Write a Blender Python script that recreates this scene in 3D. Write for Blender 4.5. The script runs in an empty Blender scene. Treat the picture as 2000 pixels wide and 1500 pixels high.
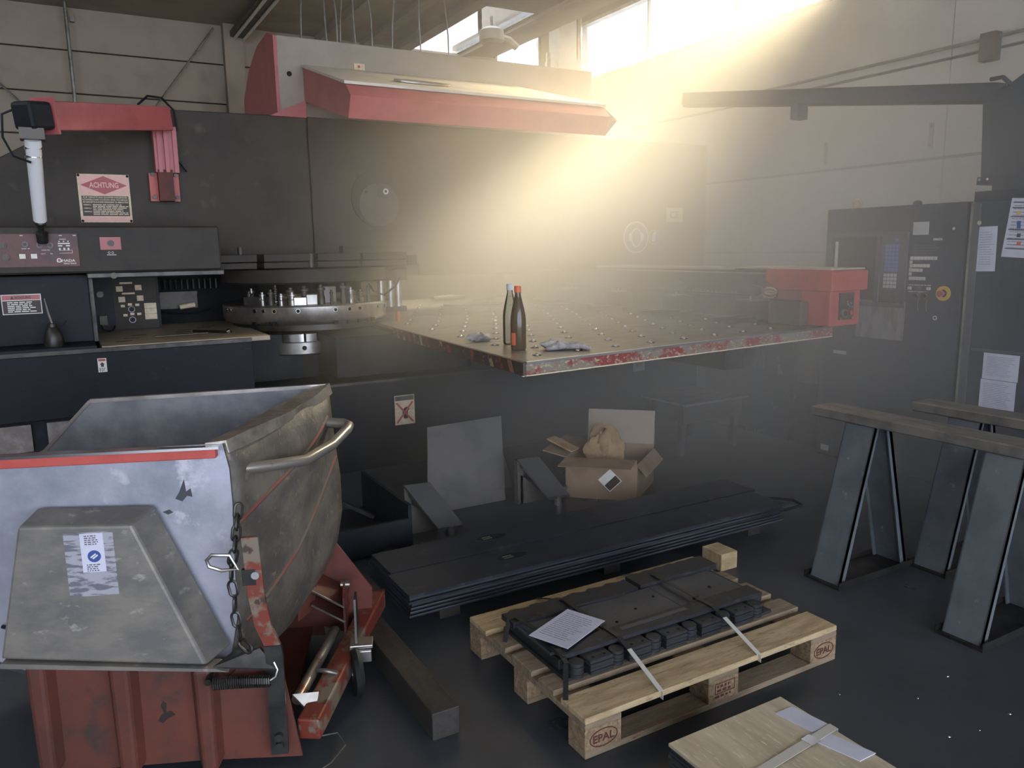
import bpy, math, random
from mathutils import Matrix, Vector
random.seed(7)
SC = bpy.context.scene
COL = SC.collection

# ------------------------------------------------------------------ camera
cam_d = bpy.data.cameras.new('camera'); cam = bpy.data.objects.new('camera', cam_d); COL.objects.link(cam)
RT = Vector((0.868678, -0.495119, -0.015990)); UP = Vector((0.098733, 0.141416, 0.985014)); BK = Vector((-0.485438, -0.857239, 0.171729))
cam.matrix_world = Matrix(((RT.x, UP.x, BK.x, 0), (RT.y, UP.y, BK.y, 0), (RT.z, UP.z, BK.z, 1.62), (0, 0, 0, 1)))
cam_d.sensor_width = 36.0; cam_d.lens = 36.0 * 1520 / 2000; cam_d.clip_start = 0.05
SC.camera = cam
# ------------------------------------------------------------------ world, sun, exposure
w = bpy.data.worlds.new('world'); SC.world = w; w.use_nodes = True
bg = w.node_tree.nodes['Background']; bg.inputs[0].default_value = (0.80, 0.87, 1.0, 1); bg.inputs[1].default_value = 3.2
sun_d = bpy.data.lights.new('sun', 'SUN'); sun_d.energy = 58.0; sun_d.angle = math.radians(24); sun_d.color = (1.0, 0.79, 0.47)
sun = bpy.data.objects.new('sun', sun_d); COL.objects.link(sun)
sun.rotation_euler = Vector((-1.0, -0.30, -0.62)).to_track_quat('-Z', 'Y').to_euler()
vs = SC.view_settings
vs.view_transform = 'Standard'; vs.look = 'None'; vs.gamma = 1.0; vs.use_curve_mapping = False; vs.exposure = 0.95
HAZE = 0.55
SC.cycles.max_bounces = 8; SC.cycles.diffuse_bounces = 3; SC.cycles.glossy_bounces = 3
SC.cycles.transmission_bounces = 6; SC.cycles.volume_bounces = 3; SC.cycles.transparent_max_bounces = 12
SC.cycles.sample_clamp_indirect = 4.0; SC.cycles.caustics_reflective = False; SC.cycles.caustics_refractive = False

# ------------------------------------------------------------------ materials
MATS = {}
def lin(c):
    return tuple((x / 12.92 if x <= 0.04045 else ((x + 0.055) / 1.055) ** 2.4) for x in [v / 255.0 for v in c]) + (1.0,)
def mat(name, col, rough=0.5, metal=0.0, col2=None, scale=5.0, lo=0.45, hi=0.62, col3=None, scale3=30.0, lo3=0.6, hi3=0.68,
        bump=0.0, bscale=40.0, stretch=(1, 1, 1), spec=0.5, rvar=0.0):
    if name in MATS: return MATS[name]
    m = bpy.data.materials.new(name); m.use_nodes = True; nt = m.node_tree; N = nt.nodes; L = nt.links
    b = N['Principled BSDF']; b.inputs['Roughness'].default_value = rough; b.inputs['Metallic'].default_value = metal
    b.inputs['Specular IOR Level'].default_value = spec
    b.inputs['Base Color'].default_value = lin(col)
    tc = N.new('ShaderNodeTexCoord'); mp = N.new('ShaderNodeMapping'); L.new(tc.outputs['Object'], mp.inputs['Vector']); mp.inputs['Scale'].default_value = stretch
    def noise(s, det=6.0):
        n = N.new('ShaderNodeTexNoise'); n.inputs['Scale'].default_value = s; n.inputs['Detail'].default_value = det; n.inputs['Roughness'].default_value = 0.62
        L.new(mp.outputs[0], n.inputs['Vector']); return n.outputs['Fac']
    def ramp(f, a, c):
        r = N.new('ShaderNodeMapRange'); r.inputs['From Min'].default_value = a; r.inputs['From Max'].default_value = c; L.new(f, r.inputs['Value']); return r.outputs[0]
    out = None
    if col2 is not None:
        mx = N.new('ShaderNodeMix'); mx.data_type = 'RGBA'; f = ramp(noise(scale), lo, hi); L.new(f, mx.inputs[0])
        mx.inputs[6].default_value = lin(col); mx.inputs[7].default_value = lin(col2); out = mx.outputs[2]
        if rvar:
            rr = N.new('ShaderNodeMapRange'); rr.inputs['To Min'].default_value = rough; rr.inputs['To Max'].default_value = rough + rvar; L.new(f, rr.inputs['Value']); L.new(rr.outputs[0], b.inputs['Roughness'])
    if col3 is not None:
        mx = N.new('ShaderNodeMix'); mx.data_type = 'RGBA'; f = ramp(noise(scale3, 4.0), lo3, hi3); L.new(f, mx.inputs[0])
        if out: L.new(out, mx.inputs[6])
        else: mx.inputs[6].default_value = lin(col)
        mx.inputs[7].default_value = lin(col3); out = mx.outputs[2]
    if out: L.new(out, b.inputs['Base Color'])
    if bump:
        bp = N.new('ShaderNodeBump'); bp.inputs['Strength'].default_value = bump; bp.inputs['Distance'].default_value = 0.01
        L.new(noise(bscale, 4.0), bp.inputs['Height']); L.new(bp.outputs[0], b.inputs['Normal'])
    MATS[name] = m; return m
def glassy(name, col, tint=0.9, rough=0.05):
    m = bpy.data.materials.new(name); m.use_nodes = True; nt = m.node_tree; N = nt.nodes; L = nt.links
    N.remove(N['Principled BSDF']); o = N['Material Output']
    t = N.new('ShaderNodeBsdfTransparent'); t.inputs[0].default_value = lin(col); g = N.new('ShaderNodeBsdfGlossy'); g.inputs['Roughness'].default_value = rough
    mx = N.new('ShaderNodeMixShader'); fr = N.new('ShaderNodeFresnel'); fr.inputs[0].default_value = 1.45
    mul = N.new('ShaderNodeMath'); mul.operation = 'MULTIPLY'; mul.inputs[1].default_value = tint; L.new(fr.outputs[0], mul.inputs[0])
    L.new(mul.outputs[0], mx.inputs[0]); L.new(t.outputs[0], mx.inputs[1]); L.new(g.outputs[0], mx.inputs[2]); L.new(mx.outputs[0], o.inputs['Surface'])
    return m

floor_m = mat('floor_asphalt', (58, 63, 70), 0.24, 0, (66, 69, 74), .8, .3, .75, (46, 50, 56), 3.5, .52, .78, bump=.05, bscale=60, rvar=.3)
wall_m = mat('wall_sheet', (162, 150, 134), .6, 0, (150, 139, 124), 2.2, .4, .7, (122, 113, 103), .8, .56, .74)
wallr_m = mat('wall_concrete', (200, 198, 194), .7, 0, (188, 186, 182), 2.0, .4, .7, (196, 193, 190), 9, .62, .72)
joint_m = mat('joint_dark', (70, 66, 62), .8)
ceil_m = mat('ceiling_board', (160, 150, 133), .8, 0, (146, 137, 122), 1.5)
beam_m = mat('beam_steel', (160, 150, 132), .6, 0, (146, 136, 120), 3)
galv_m = mat('galvanised', (150, 148, 142), .4, .7, (120, 118, 112), 8)
black_m = mat('black_paint', (30, 33, 38), .45, 0, (40, 42, 46), 4, spec=.18)
navy_m = mat('navy_paint', (34, 38, 44), .5, 0, (29, 32, 37), 3, col3=(44, 46, 48), scale3=12, spec=.18)
press_m = mat('press_grey', (68, 62, 55), .5, 0, (58, 53, 48), 2.5, col3=(84, 77, 67), scale3=6, lo3=.6, hi3=.75, spec=.18)
panel_m = mat('panel_grey', (64, 59, 54), .5, 0, (56, 52, 49), 6, spec=.18)
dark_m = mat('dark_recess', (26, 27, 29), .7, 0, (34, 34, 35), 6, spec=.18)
red_m = mat('red_paint', (180, 96, 98), .42, 0, (168, 88, 90), 5)
redold_m = mat('red_paint_worn', (186, 82, 74), .45, 0, (168, 74, 68), 6, col3=(130, 110, 96), scale3=16, lo3=.62, hi3=.7)
redpanel_m = mat('red_brown_print', (92, 40, 36), .45, 0, (58, 34, 32), 6)
white_m = mat('white_print', (225, 222, 214), .5)
cream_m = mat('cream_print', (224, 206, 176), .5, 0, (206, 186, 156), 40)
pink_m = mat('sign_pink', (236, 178, 170), .45, 0, (220, 180, 165), 30)
signred_m = mat('sign_red', (172, 74, 78), .45)
signblack_m = mat('sign_black', (52, 38, 38), .5)
blue_m = mat('sign_blue', (58, 84, 150), .45)
hood_white_m = mat('hood_cream', (214, 208, 196), .4, 0, (200, 192, 180), 4)
steel_m = mat('machined_steel', (168, 164, 160), .3, .85, (140, 136, 132), 7, bump=.03)
chrome_m = mat('bright_steel', (215, 215, 218), .18, 1.0)
darksteel_m = mat('dark_steel', (74, 72, 70), .4, .7, (56, 55, 54), 9)
deck_m = mat('deck_plate', (176, 160, 136), .5, .2, (156, 140, 118), 6, stretch=(1, 4, 1))
table_m = mat('table_steel', (146, 138, 126), .3, .45, (118, 112, 103), 5, .4, .65, (164, 154, 139), 14, .6, .72, stretch=(1, 3, 1), bump=.04, bscale=30)
tedge_m = mat('table_edge_worn', (136, 60, 60), .5, .15, (136, 127, 114), 4.5, .46, .53, (178, 164, 140), 34, .54, .62, stretch=(1, 1, 1.6))
tedgel_m = mat('table_edge_side', (92, 70, 64), .6, .1, (84, 78, 70), 5, .45, .55, (150, 130, 104), 14, .62, .68)
cover_m = mat('carriage_cover', (206, 196, 172), .4, 0, (190, 178, 156), 6)
carr_m = mat('carriage_grey', (92, 86, 80), .5, .3, (76, 72, 68), 8)
cab_m = mat('cabinet_blue_grey', (64, 70, 80), .42, 0, (56, 62, 72), 3, col3=(76, 80, 88), scale3=8, lo3=.6, hi3=.75, spec=.18)
cabp_m = mat('cabinet_bezel', (82, 84, 90), .45)
screen_m = mat('dead_screen', (44, 46, 50), .25)
stainless_m = mat('stainless_worn', (150, 148, 148), .38, .25, (120, 108, 104), 5, stretch=(1, 4, 1))
key_m = mat('key_white', (206, 202, 194), .5)
keyb_m = mat('key_blue', (110, 124, 176), .5)
yellow_m = mat('yellow_ring', (214, 180, 80), .45)
paper_m = mat('paper_white', (206, 206, 222), .7, 0, (196, 196, 214), 9)
print_m = mat('print_grey', (130, 130, 150), .7)
printd_m = mat('print_dark', (84, 84, 96), .7)
saw_m = mat('trestle_paint', (118, 124, 130), .34, .3, (102, 109, 117), 4, col3=(142, 147, 152), scale3=18, lo3=.66, hi3=.72)
sawtop_m = mat('trestle_top', (146, 141, 134), .4, .4, (122, 119, 116), 7, stretch=(4, 1, 1))
wood_m = mat('pallet_wood', (198, 176, 140), .75, 0, (170, 147, 112), 6, .38, .62, (118, 96, 70), 16, .58, .72, bump=.3, bscale=60, stretch=(1, 7, 3))
woodg_m = mat('pallet_wood_grey', (150, 132, 110), .8, 0, (122, 106, 88), 7, .4, .65, (92, 78, 64), 22, .62, .74, bump=.3, bscale=60, stretch=(1, 7, 3))
chip_m = mat('chipboard', (164, 140, 112), .85, 0, (132, 110, 86), 40, .4, .6, (112, 90, 70), 90, .55, .65, bump=.4, bscale=120)
oldwood_m = mat('oily_timber', (58, 54, 50), .6, 0, (44, 42, 42), 8, col3=(96, 76, 58), scale3=16, lo3=.66, hi3=.74, bump=.3, stretch=(6, 1, 6))
brand_m = mat('branding_brown', (88, 48, 40), .8)
plate_m = mat('black_plate', (52, 54, 58), .5, .3, (44, 46, 50), 7, col3=(64, 66, 70), scale3=20)
plateg_m = mat('grey_plate', (84, 86, 92), .45, .45, (72, 74, 80), 6)
strapd_m = mat('strap_dark', (34, 35, 38), .4)
strap_m = mat('strap_steel', (206, 203, 196), .4, .25)
stack_m = mat('oiled_sheet', (60, 64, 72), .34, .3, (50, 54, 61), 4, col3=(74, 77, 84), scale3=10)
stack_edge_m = mat('sheet_edge', (104, 108, 116), .35, .4, (50, 54, 60), 14, stretch=(.2, 1, 6))
sheet_m = mat('brushed_sheet', (206, 194, 168), .4, .2, (182, 170, 146), 4, .4, .65, (222, 217, 206), 18, .58, .7, stretch=(5, 1, 1), bump=.03)
card_m = mat('cardboard', (146, 122, 98), .85, 0, (128, 106, 84), 5)
cardin_m = mat('cardboard_inside', (172, 156, 138), .85, 0, (160, 144, 126), 5)
kraft_m = mat('kraft_paper', (168, 140, 106), .85, 0, (146, 118, 86), 10, bump=.5, bscale=14)
skip_m = mat('skip_zinc', (176, 176, 190), .4, .4, (134, 140, 152), 2.0, .42, .62, (192, 192, 204), 9, .6, .7, bump=.05)  # darker second tone paints band reflections into the zinc
skipin_m = mat('skip_inside', (126, 128, 132), .5, .4, (106, 108, 114), 9, .4, .6)
skipend_m = mat('skip_end_grime', (112, 106, 98), .6, .3, (86, 82, 78), 7, .4, .6, (132, 118, 98), 26, .6, .7, bump=.5, bscale=40)
guard_m = mat('guard_zinc', (136, 130, 122), .5, .35, (112, 110, 108), 5, .42, .6, (160, 156, 150), 14, .62, .72, stretch=(1, 1, 2), bump=.05)
orange_m = mat('orange_paint_worn', (100, 52, 40), .62, 0, (80, 44, 36), 3.5, .4, .62, (60, 46, 41), 9, .54, .7, bump=.05)
orangeb_m = mat('orange_bare_metal', (122, 56, 44), .42, .15, (124, 112, 98), 8, .5, .56, (70, 54, 48), 20, .6, .68, stretch=(1, 1, 1))
rimred_m = mat('rim_red', (186, 82, 74), .5, 0, (176, 72, 64), 8, col3=(120, 84, 70), scale3=14, lo3=.68, hi3=.74)
feet_m = mat('oily_bracket', (50, 48, 46), .55, .1, (42, 41, 40), 8)
rubber_m = mat('rubber_black', (24, 26, 28), .6)
rust_m = mat('rusty_red', (96, 44, 37), .65, 0, (74, 38, 34), 8)
glass_m = glassy('bottle_glass_clear', (226, 228, 226), 1.0)
tea_m = mat('brown_drink', (88, 72, 56), .12, 0)
cap_o = mat('cap_orange', (216, 110, 76), .5)
cap_w = mat('cap_white', (200, 206, 206), .5)
cloth_m = mat('glove_cloth', (176, 172, 172), .9, 0, (140, 136, 138), 20, bump=.4, bscale=50)
pane_m = glassy('window_pane', (248, 250, 252), .6, .02)
hall_m = mat('hall_dark', (96, 94, 92), .8)

# ------------------------------------------------------------------ mesh helpers
WM = {}
class B:
    def __init__(s): s.v = []; s.f = []; s.smooth = False
    def add(s, vs, fs):
        o = len(s.v); s.v += [tuple(p) for p in vs]; s.f += [tuple(i + o for i in f) for f in fs]; return s
    def box(s, x0, x1, y0, y1, z0, z1):
        return s.add([(x0, y0, z0), (x1, y0, z0), (x1, y1, z0), (x0, y1, z0), (x0, y0, z1), (x1, y0, z1), (x1, y1, z1), (x0, y1, z1)],
                     [(0, 3, 2, 1), (4, 5, 6, 7), (0, 1, 5, 4), (1, 2, 6, 5), (2, 3, 7, 6), (3, 0, 4, 7)])
    def cbox(s, x0, x1, y0, y1, z0, z1, c):          # box with chamfered edges
        xs = (x0, x0 + c, x1 - c, x1); ys = (y0, y0 + c, y1 - c, y1); zs = (z0, z0 + c, z1 - c, z1)
        vs, fs = [], []
        def p(*q): vs.append(q); return len(vs) - 1
        a = {}
        for i in (0, 1):
            for j in (0, 1):
                for k in (0, 1):
                    X, xi = (xs[0], xs[1]) if i == 0 else (xs[3], xs[2]); Y, yi = (ys[0], ys[1]) if j == 0 else (ys[3], ys[2]); Z, zi = (zs[0], zs[1]) if k == 0 else (zs[3], zs[2])
                    a[i, j, k, 'x'] = p(X, yi, zi); a[i, j, k, 'y'] = p(xi, Y, zi); a[i, j, k, 'z'] = p(xi, yi, Z)
        for t in (0, 1):
            fs.append([a[t, 0, 0, 'x'], a[t, 1, 0, 'x'], a[t, 1, 1, 'x'], a[t, 0, 1, 'x']]); fs.append([a[0, t, 0, 'y'], a[1, t, 0, 'y'], a[1, t, 1, 'y'], a[0, t, 1, 'y']]); fs.append([a[0, 0, t, 'z'], a[1, 0, t, 'z'], a[1, 1, t, 'z'], a[0, 1, t, 'z']])
            for u in (0, 1):
                fs.append([a[t, u, 0, 'x'], a[t, u, 1, 'x'], a[t, u, 1, 'y'], a[t, u, 0, 'y']]); fs.append([a[t, 0, u, 'x'], a[t, 1, u, 'x'], a[t, 1, u, 'z'], a[t, 0, u, 'z']]); fs.append([a[0, t, u, 'y'], a[1, t, u, 'y'], a[1, t, u, 'z'], a[0, t, u, 'z']])
                for q in (0, 1): fs.append([a[t, u, q, 'x'], a[t, u, q, 'y'], a[t, u, q, 'z']])
        return s.add(vs, fs)
    def ob(s, o, U, V, N, u0, u1, v0, v1, n0, n1):   # box in a local frame
        o, U, V, N = Vector(o), Vector(U), Vector(V), Vector(N)
        P = lambda u, v, n: o + U * u + V * v + N * n
        return s.add([P(u0, v0, n0), P(u1, v0, n0), P(u1, v1, n0), P(u0, v1, n0), P(u0, v0, n1), P(u1, v0, n1), P(u1, v1, n1), P(u0, v1, n1)],
                     [(0, 3, 2, 1), (4, 5, 6, 7), (0, 1, 5, 4), (1, 2, 6, 5), (2, 3, 7, 6), (3, 0, 4, 7)])
    def bar(s, p0, p1, w, t, up=(0, 0, 1)):
        p0, p1 = Vector(p0), Vector(p1); d = (p1 - p0); l = d.length; d.normalize(); up = Vector(up)
        if abs(d.dot(up)) > .98: up = Vector((1, 0, 0))
        sd = d.cross(up).normalized(); u2 = sd.cross(d).normalized()
        return s.ob(p0, d, sd, u2, 0, l, -w / 2, w / 2, -t / 2, t / 2)
    def tube(s, pts, r, n=8, cap=True, closed=False):
        pts = [Vector(p) for p in pts]; rs = r if isinstance(r, (list, tuple)) else [r] * len(pts); rings = []; prev = None
        m = len(pts)
        for i, p in enumerate(pts):
            if closed: d = pts[(i + 1) % m] - pts[i - 1]
            else: d = (pts[min(i + 1, m - 1)] - pts[max(i - 1, 0)])
            d.normalize()
            if prev is None:
                a = Vector((0, 0, 1)) if abs(d.z) < .9 else Vector((1, 0, 0)); e = d.cross(a).normalized()
            else: e = (prev - d * prev.dot(d)).normalized()
            prev = e; g = d.cross(e)
            rings.append([p + (e * math.cos(2 * math.pi * k / n) + g * math.sin(2 * math.pi * k / n)) * rs[i] for k in range(n)])
        vs = [q for rg in rings for q in rg]; fs = []
        for i in range(m if closed else m - 1):
            j = (i + 1) % m
            for k in range(n):
                k2 = (k + 1) % n; fs.append((i * n + k, i * n + k2, j * n + k2, j * n + k))
        if cap and not closed: fs.append(tuple(range(n - 1, -1, -1))); fs.append(tuple((m - 1) * n + k for k in range(n)))
        s.smooth = True
        return s.add(vs, fs)
    def cyl(s, p0, p1, r, n=20): return s.tube([p0, p1], r, n)
    def lathe(s, c, prof, n=24, a0=0.0, a1=2 * math.pi):
        full = abs(a1 - a0) > 6.28; vs = []; k = n if full else n + 1
        for (r, z) in prof:
            for i in range(k):
                a = a0 + (a1 - a0) * i / n; vs.append((c[0] + r * math.cos(a), c[1] + r * math.sin(a), c[2] + z))
        fs = []
        for j in range(len(prof) - 1):
            for i in range(n):
                i2 = (i + 1) % k; fs.append((j * k + i, j * k + i2, (j + 1) * k + i2, (j + 1) * k + i))
        s.smooth = True
        return s.add(vs, fs)
    def prism(s, poly, axis, a, b):                 # poly in the two other axes, in x,y,z order
        def P(q, t): return (t, q[0], q[1]) if axis == 'x' else ((q[0], t, q[1]) if axis == 'y' else (q[0], q[1], t))
        n = len(poly); vs = [P(q, a) for q in poly] + [P(q, b) for q in poly]
        fs = [tuple(range(n - 1, -1, -1)), tuple(range(n, 2 * n))] + [(i, (i + 1) % n, n + (i + 1) % n, n + i) for i in range(n)]
        return s.add(vs, fs)
    def disc(s, o, U, V, N, r, t, n=28, ri=0.0):    # flat disc or ring
        o, U, V, N = Vector(o), Vector(U), Vector(V), Vector(N); vs = []; fs = []
        for i in range(n):
            a = 2 * math.pi * i / n; d = U * math.cos(a) + V * math.sin(a); vs += [o + d * r, o + d * r + N * t]
            if ri: vs += [o + d * ri, o + d * ri + N * t]
        if ri:
            for i in range(n):
                j = (i + 1) % n; fs += [(4 * i, 4 * j, 4 * j + 1, 4 * i + 1), (4 * i + 1, 4 * j + 1, 4 * j + 3, 4 * i + 3), (4 * i + 3, 4 * j + 3, 4 * j + 2, 4 * i + 2), (4 * i, 4 * i + 2, 4 * j + 2, 4 * j)]
        else:
            fs = [(2 * i, 2 * ((i + 1) % n), 2 * ((i + 1) % n) + 1, 2 * i + 1) for i in range(n)] + [tuple(2 * i + 1 for i in range(n)), tuple(2 * i for i in range(n - 1, -1, -1))]
        return s.add(vs, fs)
    def build(s, name, m, parent=None, world=True, bevel=0.0, label=None, cat=None, group=None, kind=None, smooth=None):
        me = bpy.data.meshes.new(name); vs = s.v
        if parent is not None and world:
            inv = WM[parent.name].inverted(); vs = [inv @ Vector(p) for p in vs]
        me.from_pydata([tuple(p) for p in vs], [], s.f); me.validate(); me.update()
        import bmesh
        bm = bmesh.new(); bm.from_mesh(me); bmesh.ops.recalc_face_normals(bm, faces=bm.faces); bm.to_mesh(me); bm.free()
        me.materials.append(m)
        o = bpy.data.objects.new(name, me); COL.objects.link(o)
        if parent is not None: o.parent = parent
        WM[o.name] = WM[parent.name] if parent is not None else Matrix.Identity(4)
        sm = s.smooth if smooth is None else smooth
        if sm:
            for p in me.polygons: p.use_smooth = True
            me.set_sharp_from_angle(angle=math.radians(38))
        if bevel:
            md = o.modifiers.new('bevel', 'BEVEL'); md.width = bevel; md.segments = 2; md.limit_method = 'ANGLE'; md.angle_limit = math.radians(40)
        tag(o, label, cat, group, kind)
        return o
def tag(o, label=None, cat=None, group=None, kind=None):
    if label: o['label'] = label
    if cat: o['category'] = cat
    if group: o['group'] = group
    if kind: o['kind'] = kind
    return o
def thing(name, label, cat, loc=(0, 0, 0), rz=0.0, group=None):
    o = bpy.data.objects.new(name, None); COL.objects.link(o); o.empty_display_size = .1
    o.location = loc; o.rotation_euler = (0, 0, rz); WM[o.name] = Matrix.Translation(loc) @ Matrix.Rotation(rz, 4, 'Z')
    return tag(o, label, cat, group)
def share(src, name, parent, loc=(0, 0, 0), rot=None, scale=None):   # same mesh, another place (local to the parent)
    o = bpy.data.objects.new(name, src.data); COL.objects.link(o); o.parent = parent; o.location = loc
    if rot: o.rotation_euler = rot
    if scale: o.scale = scale
    WM[o.name] = WM[parent.name]
    return o
def text(name, body, o, U, V, size, m, parent, width=None, ext=.0006, world=True):
    cu = bpy.data.curves.new(name, 'FONT'); cu.body = body; cu.size = size; cu.extrude = ext; cu.resolution_u = 2; cu.offset = size * .022
    ob = bpy.data.objects.new(name + '_tmp', cu); COL.objects.link(ob)
    dg = bpy.context.evaluated_depsgraph_get(); me = bpy.data.meshes.new_from_object(ob.evaluated_get(dg))
    bpy.data.objects.remove(ob); bpy.data.curves.remove(cu)
    xs = [v.co.x for v in me.vertices] or [0, 1]; x0, x1 = min(xs), max(xs); sx = 1.0
    if width: sx = width / max(1e-6, x1 - x0)
    U, V, o = Vector(U), Vector(V), Vector(o); N = U.cross(V); inv = WM[parent.name].inverted() if world else Matrix.Identity(4)
    for v in me.vertices: v.co = inv @ (o + U * ((v.co.x - x0) * sx) + V * v.co.y + N * (v.co.z + ext))
    me.materials.append(m); t = bpy.data.objects.new(name, me); COL.objects.link(t); t.parent = parent; WM[t.name] = WM[parent.name]
    return t
def lines(b, o, U, V, N, u0, u1, v0, n, step, h, t=.0008, seed=1):   # rows of illegible print
    r = random.Random(seed)
    for i in range(n):
        u = u0; v = v0 - i * step; end = u0 + (u1 - u0) * r.uniform(.75, 1.0)
        while u < end - h:
            l = min(end - u, (u1 - u0) * r.uniform(.08, .26)); b.ob(o, U, V, N, u, u + l, v - h, v, 0, t); u += l + h * .9
    return b
X, Y, Z = Vector((1, 0, 0)), Vector((0, 1, 0)), Vector((0, 0, 1))

# ================================================================== the hall
YB, XR, ZC = 11.2, 7.5, 4.53
XE, ZH = 6.1, 5.6                               # edge of the low ceiling, height of the raised roof
BW = (6.15, 6.98, 4.1, 5.3)                    # high window in the back wall: x0, x1, z0, z1
WY = 5.8                                        # unseen end of the window band, set to keep sun off the foreground
floor = B().box(-9, 9.5, -6, 13, -.15, 0).build('floor', floor_m, kind='structure')
wall_back = B().box(-9, XE - .15, YB + .06, YB + .2, 0, ZC + .02).box(XE - .15, BW[0], YB + .06, YB + .2, 0, ZH).box(BW[1], XR + .3, YB + .06, YB + .2, 0, ZH).box(BW[0], BW[1], YB + .06, YB + .2, 0, BW[2]).box(BW[0], BW[1], YB + .06, YB + .2, BW[3], ZH).build('wall_back', joint_m, kind='structure')
zs = [4.54, 4.045, 3.55, 3.06, 2.56, 2.07, 1.57, 1.08, .58, 0.0]
for x0, x1 in ((-8.9, 2.2), (2.2, BW[0]), (BW[0], XR)):
    for i in range(len(zs) - 1):
        z1 = zs[i]
        if x0 == BW[0] and z1 > BW[2]: z1 = BW[2]
        if z1 - zs[i + 1] > .06: B().cbox(x0 + .004, x1 - .004, YB, YB + .05, zs[i + 1] + .008, z1 - .008, .004).build('panel', wall_m, wall_back)
B().box(BW[1], XR, YB, YB + .05, BW[2], ZH).box(BW[0], BW[1], YB, YB + .05, BW[3], ZH).build('panel', wall_m, wall_back)
B().box(2.08, 2.32, YB - .14, YB, 0, ZC).build('column', wall_m, wall_back)
wall_right = B().box(XR + .03, XR + .2, -6, YB + .2, 0, 4.2).box(XR + .03, XR + .2, -6, YB + .2, 5.12, ZH).box(XR + .03, XR + .2, 10.95, YB + .2, 4.2, 5.12).box(XR + .03, XR + .2, -6, WY, 4.2, 5.12).build('wall_right', joint_m, kind='structure')
zr = [4.22, 3.33, 2.42, 1.52, .62, 0.0]
for y0, y1 in ((-5.9, .2), (.2, 4.7), (4.7, 9.2), (9.2, YB)):
    for i in range(len(zr) - 1):
        B().cbox(XR, XR + .05, y0 + .004, y1 - .004, zr[i + 1] + .014, zr[i] - .014, .005).build('panel', wallr_m, wall_right)
for (y, z) in ((4.84, 2.64), (6.06, 2.60)):
    br = B().box(XR - .012, XR, y - .022, y + .022, z - .12, z + .12).build('wall_bracket', galv_m, wall_right)
    for dz in (-.09, .09): B().cyl((XR - .02, y, z + dz), (XR - .01, y, z + dz), .012, 8).build('bolt', darksteel_m, br)
B().tube([(XR - .04, -2, 3.42), (XR - .04, 4.3, 3.42), (XR - .04, 7.5, 3.42)], .016, 8).build('conduit', galv_m, wall_right)
B().box(XR - .1, XR, 4.24, 4.38, 3.22, 3.46).build('junction_box', carr_m, wall_right)
# window band in the right wall
win = B().box(XR + .02, XR + .14, WY, 10.95, 4.2, 4.25).box(XR + .02, XR + .14, WY, 10.95, 5.07, 5.12).box(XR + .02, XR + .14, 10.88, 10.95, 4.25, 5.07).box(XR + .02, XR + .14, WY, WY + .06, 4.25, 5.07).build('window_1', galv_m, kind='structure')
for y in (9.25, 7.55): B().box(XR + .05, XR + .09, y - .012, y + .012, 4.25, 5.07).build('mullion', galv_m, win)
for (a, b) in ((9.262, 10.88), (7.562, 9.238), (WY + .06, 7.538)): B().box(XR + .065, XR + .071, a, b, 4.25, 5.07).build('pane', pane_m, win)
# low ceiling with rooflights; along the window wall the roof is raised
S1, SY = (4.64, 5.5), 8.9
S3X, S3Y = (-4.2, -2.6), (1.0, 10.6)  # unseen second rooflight, added to brighten the left of the hall
c_ = B()
for (x0, x1, y0, y1) in ((-9, S3X[0], -6, YB + .2), (S3X[1], S1[0], -6, YB + .2), (S3X[0], S3X[1], -6, S3Y[0]), (S3X[0], S3X[1], S3Y[1], YB + .2), (S1[0], S1[1], -6, SY), (S1[1], XE, -6, YB + .2)): c_.box(x0, x1, y0, y1, ZC, ZC + .15)
ceiling = c_.build('ceiling', ceil_m, kind='structure')
B().box(XE - .15, XE, -6, YB + .2, ZC + .15, ZH).box(XE - .15, XR + .2, -6, YB + .2, ZH, ZH + .15).build('raised_roof', ceil_m, ceiling)
for x0, x1, dz in ((-2.2, -1.9, .3), (3.3, 3.56, .1), (3.95, 4.1, .06), (4.44, 4.62, .1), (5.52, 5.6, .05)):
    B().box(x0, x1, -5.9, YB, ZC - dz, ZC).build('beam', beam_m, ceiling)
for i, (sx, sy) in enumerate(((S1, (SY, YB)), (S3X, S3Y))):
    sk = B().box(sx[0], sx[0] + .03, sy[0], sy[1], ZC, ZC + .08).box(sx[1] - .03, sx[1], sy[0], sy[1], ZC, ZC + .08).box(sx[0] + .03, sx[1] - .03, sy[0], sy[0] + .03, ZC, ZC + .08).build('window_%d' % (i + 2), galv_m, kind='structure')
    B().box(sx[0] + .03, sx[1] - .03, sy[0] + .03, sy[1], ZC + .03, ZC + .036).build('pane', pane_m, sk)
# high window in the back wall under the raised roof
w4 = B().box(BW[0], BW[1], YB + .02, YB + .14, BW[2], BW[2] + .04).box(BW[0], BW[1], YB + .02, YB + .14, BW[3] - .04, BW[3]).box(BW[0], BW[0] + .04, YB + .02, YB + .14, BW[2], BW[3]).box(BW[1] - .04, BW[1], YB + .02, YB + .14, BW[2], BW[3]).build('window_4', galv_m, kind='structure')
B().box(BW[0] + .04, BW[1] - .04, YB + .06, YB + .066, BW[2] + .04, BW[3] - .04).build('pane', pane_m, w4)
# walls outside the picture: left side, and the side behind the camera with its open gate
wall_left = B().box(-9.2, -9, -6, YB + .2, 0, ZH).build('wall_left', hall_m, kind='structure')
wall_front = B().box(-9, -7.0, -6.2, -6, 0, ZH).box(6.0, 9.5, -6.2, -6, 0, ZH).box(-7, 6, -6.2, -6, 4.4, ZH).build('wall_front', hall_m, kind='structure')

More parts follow.
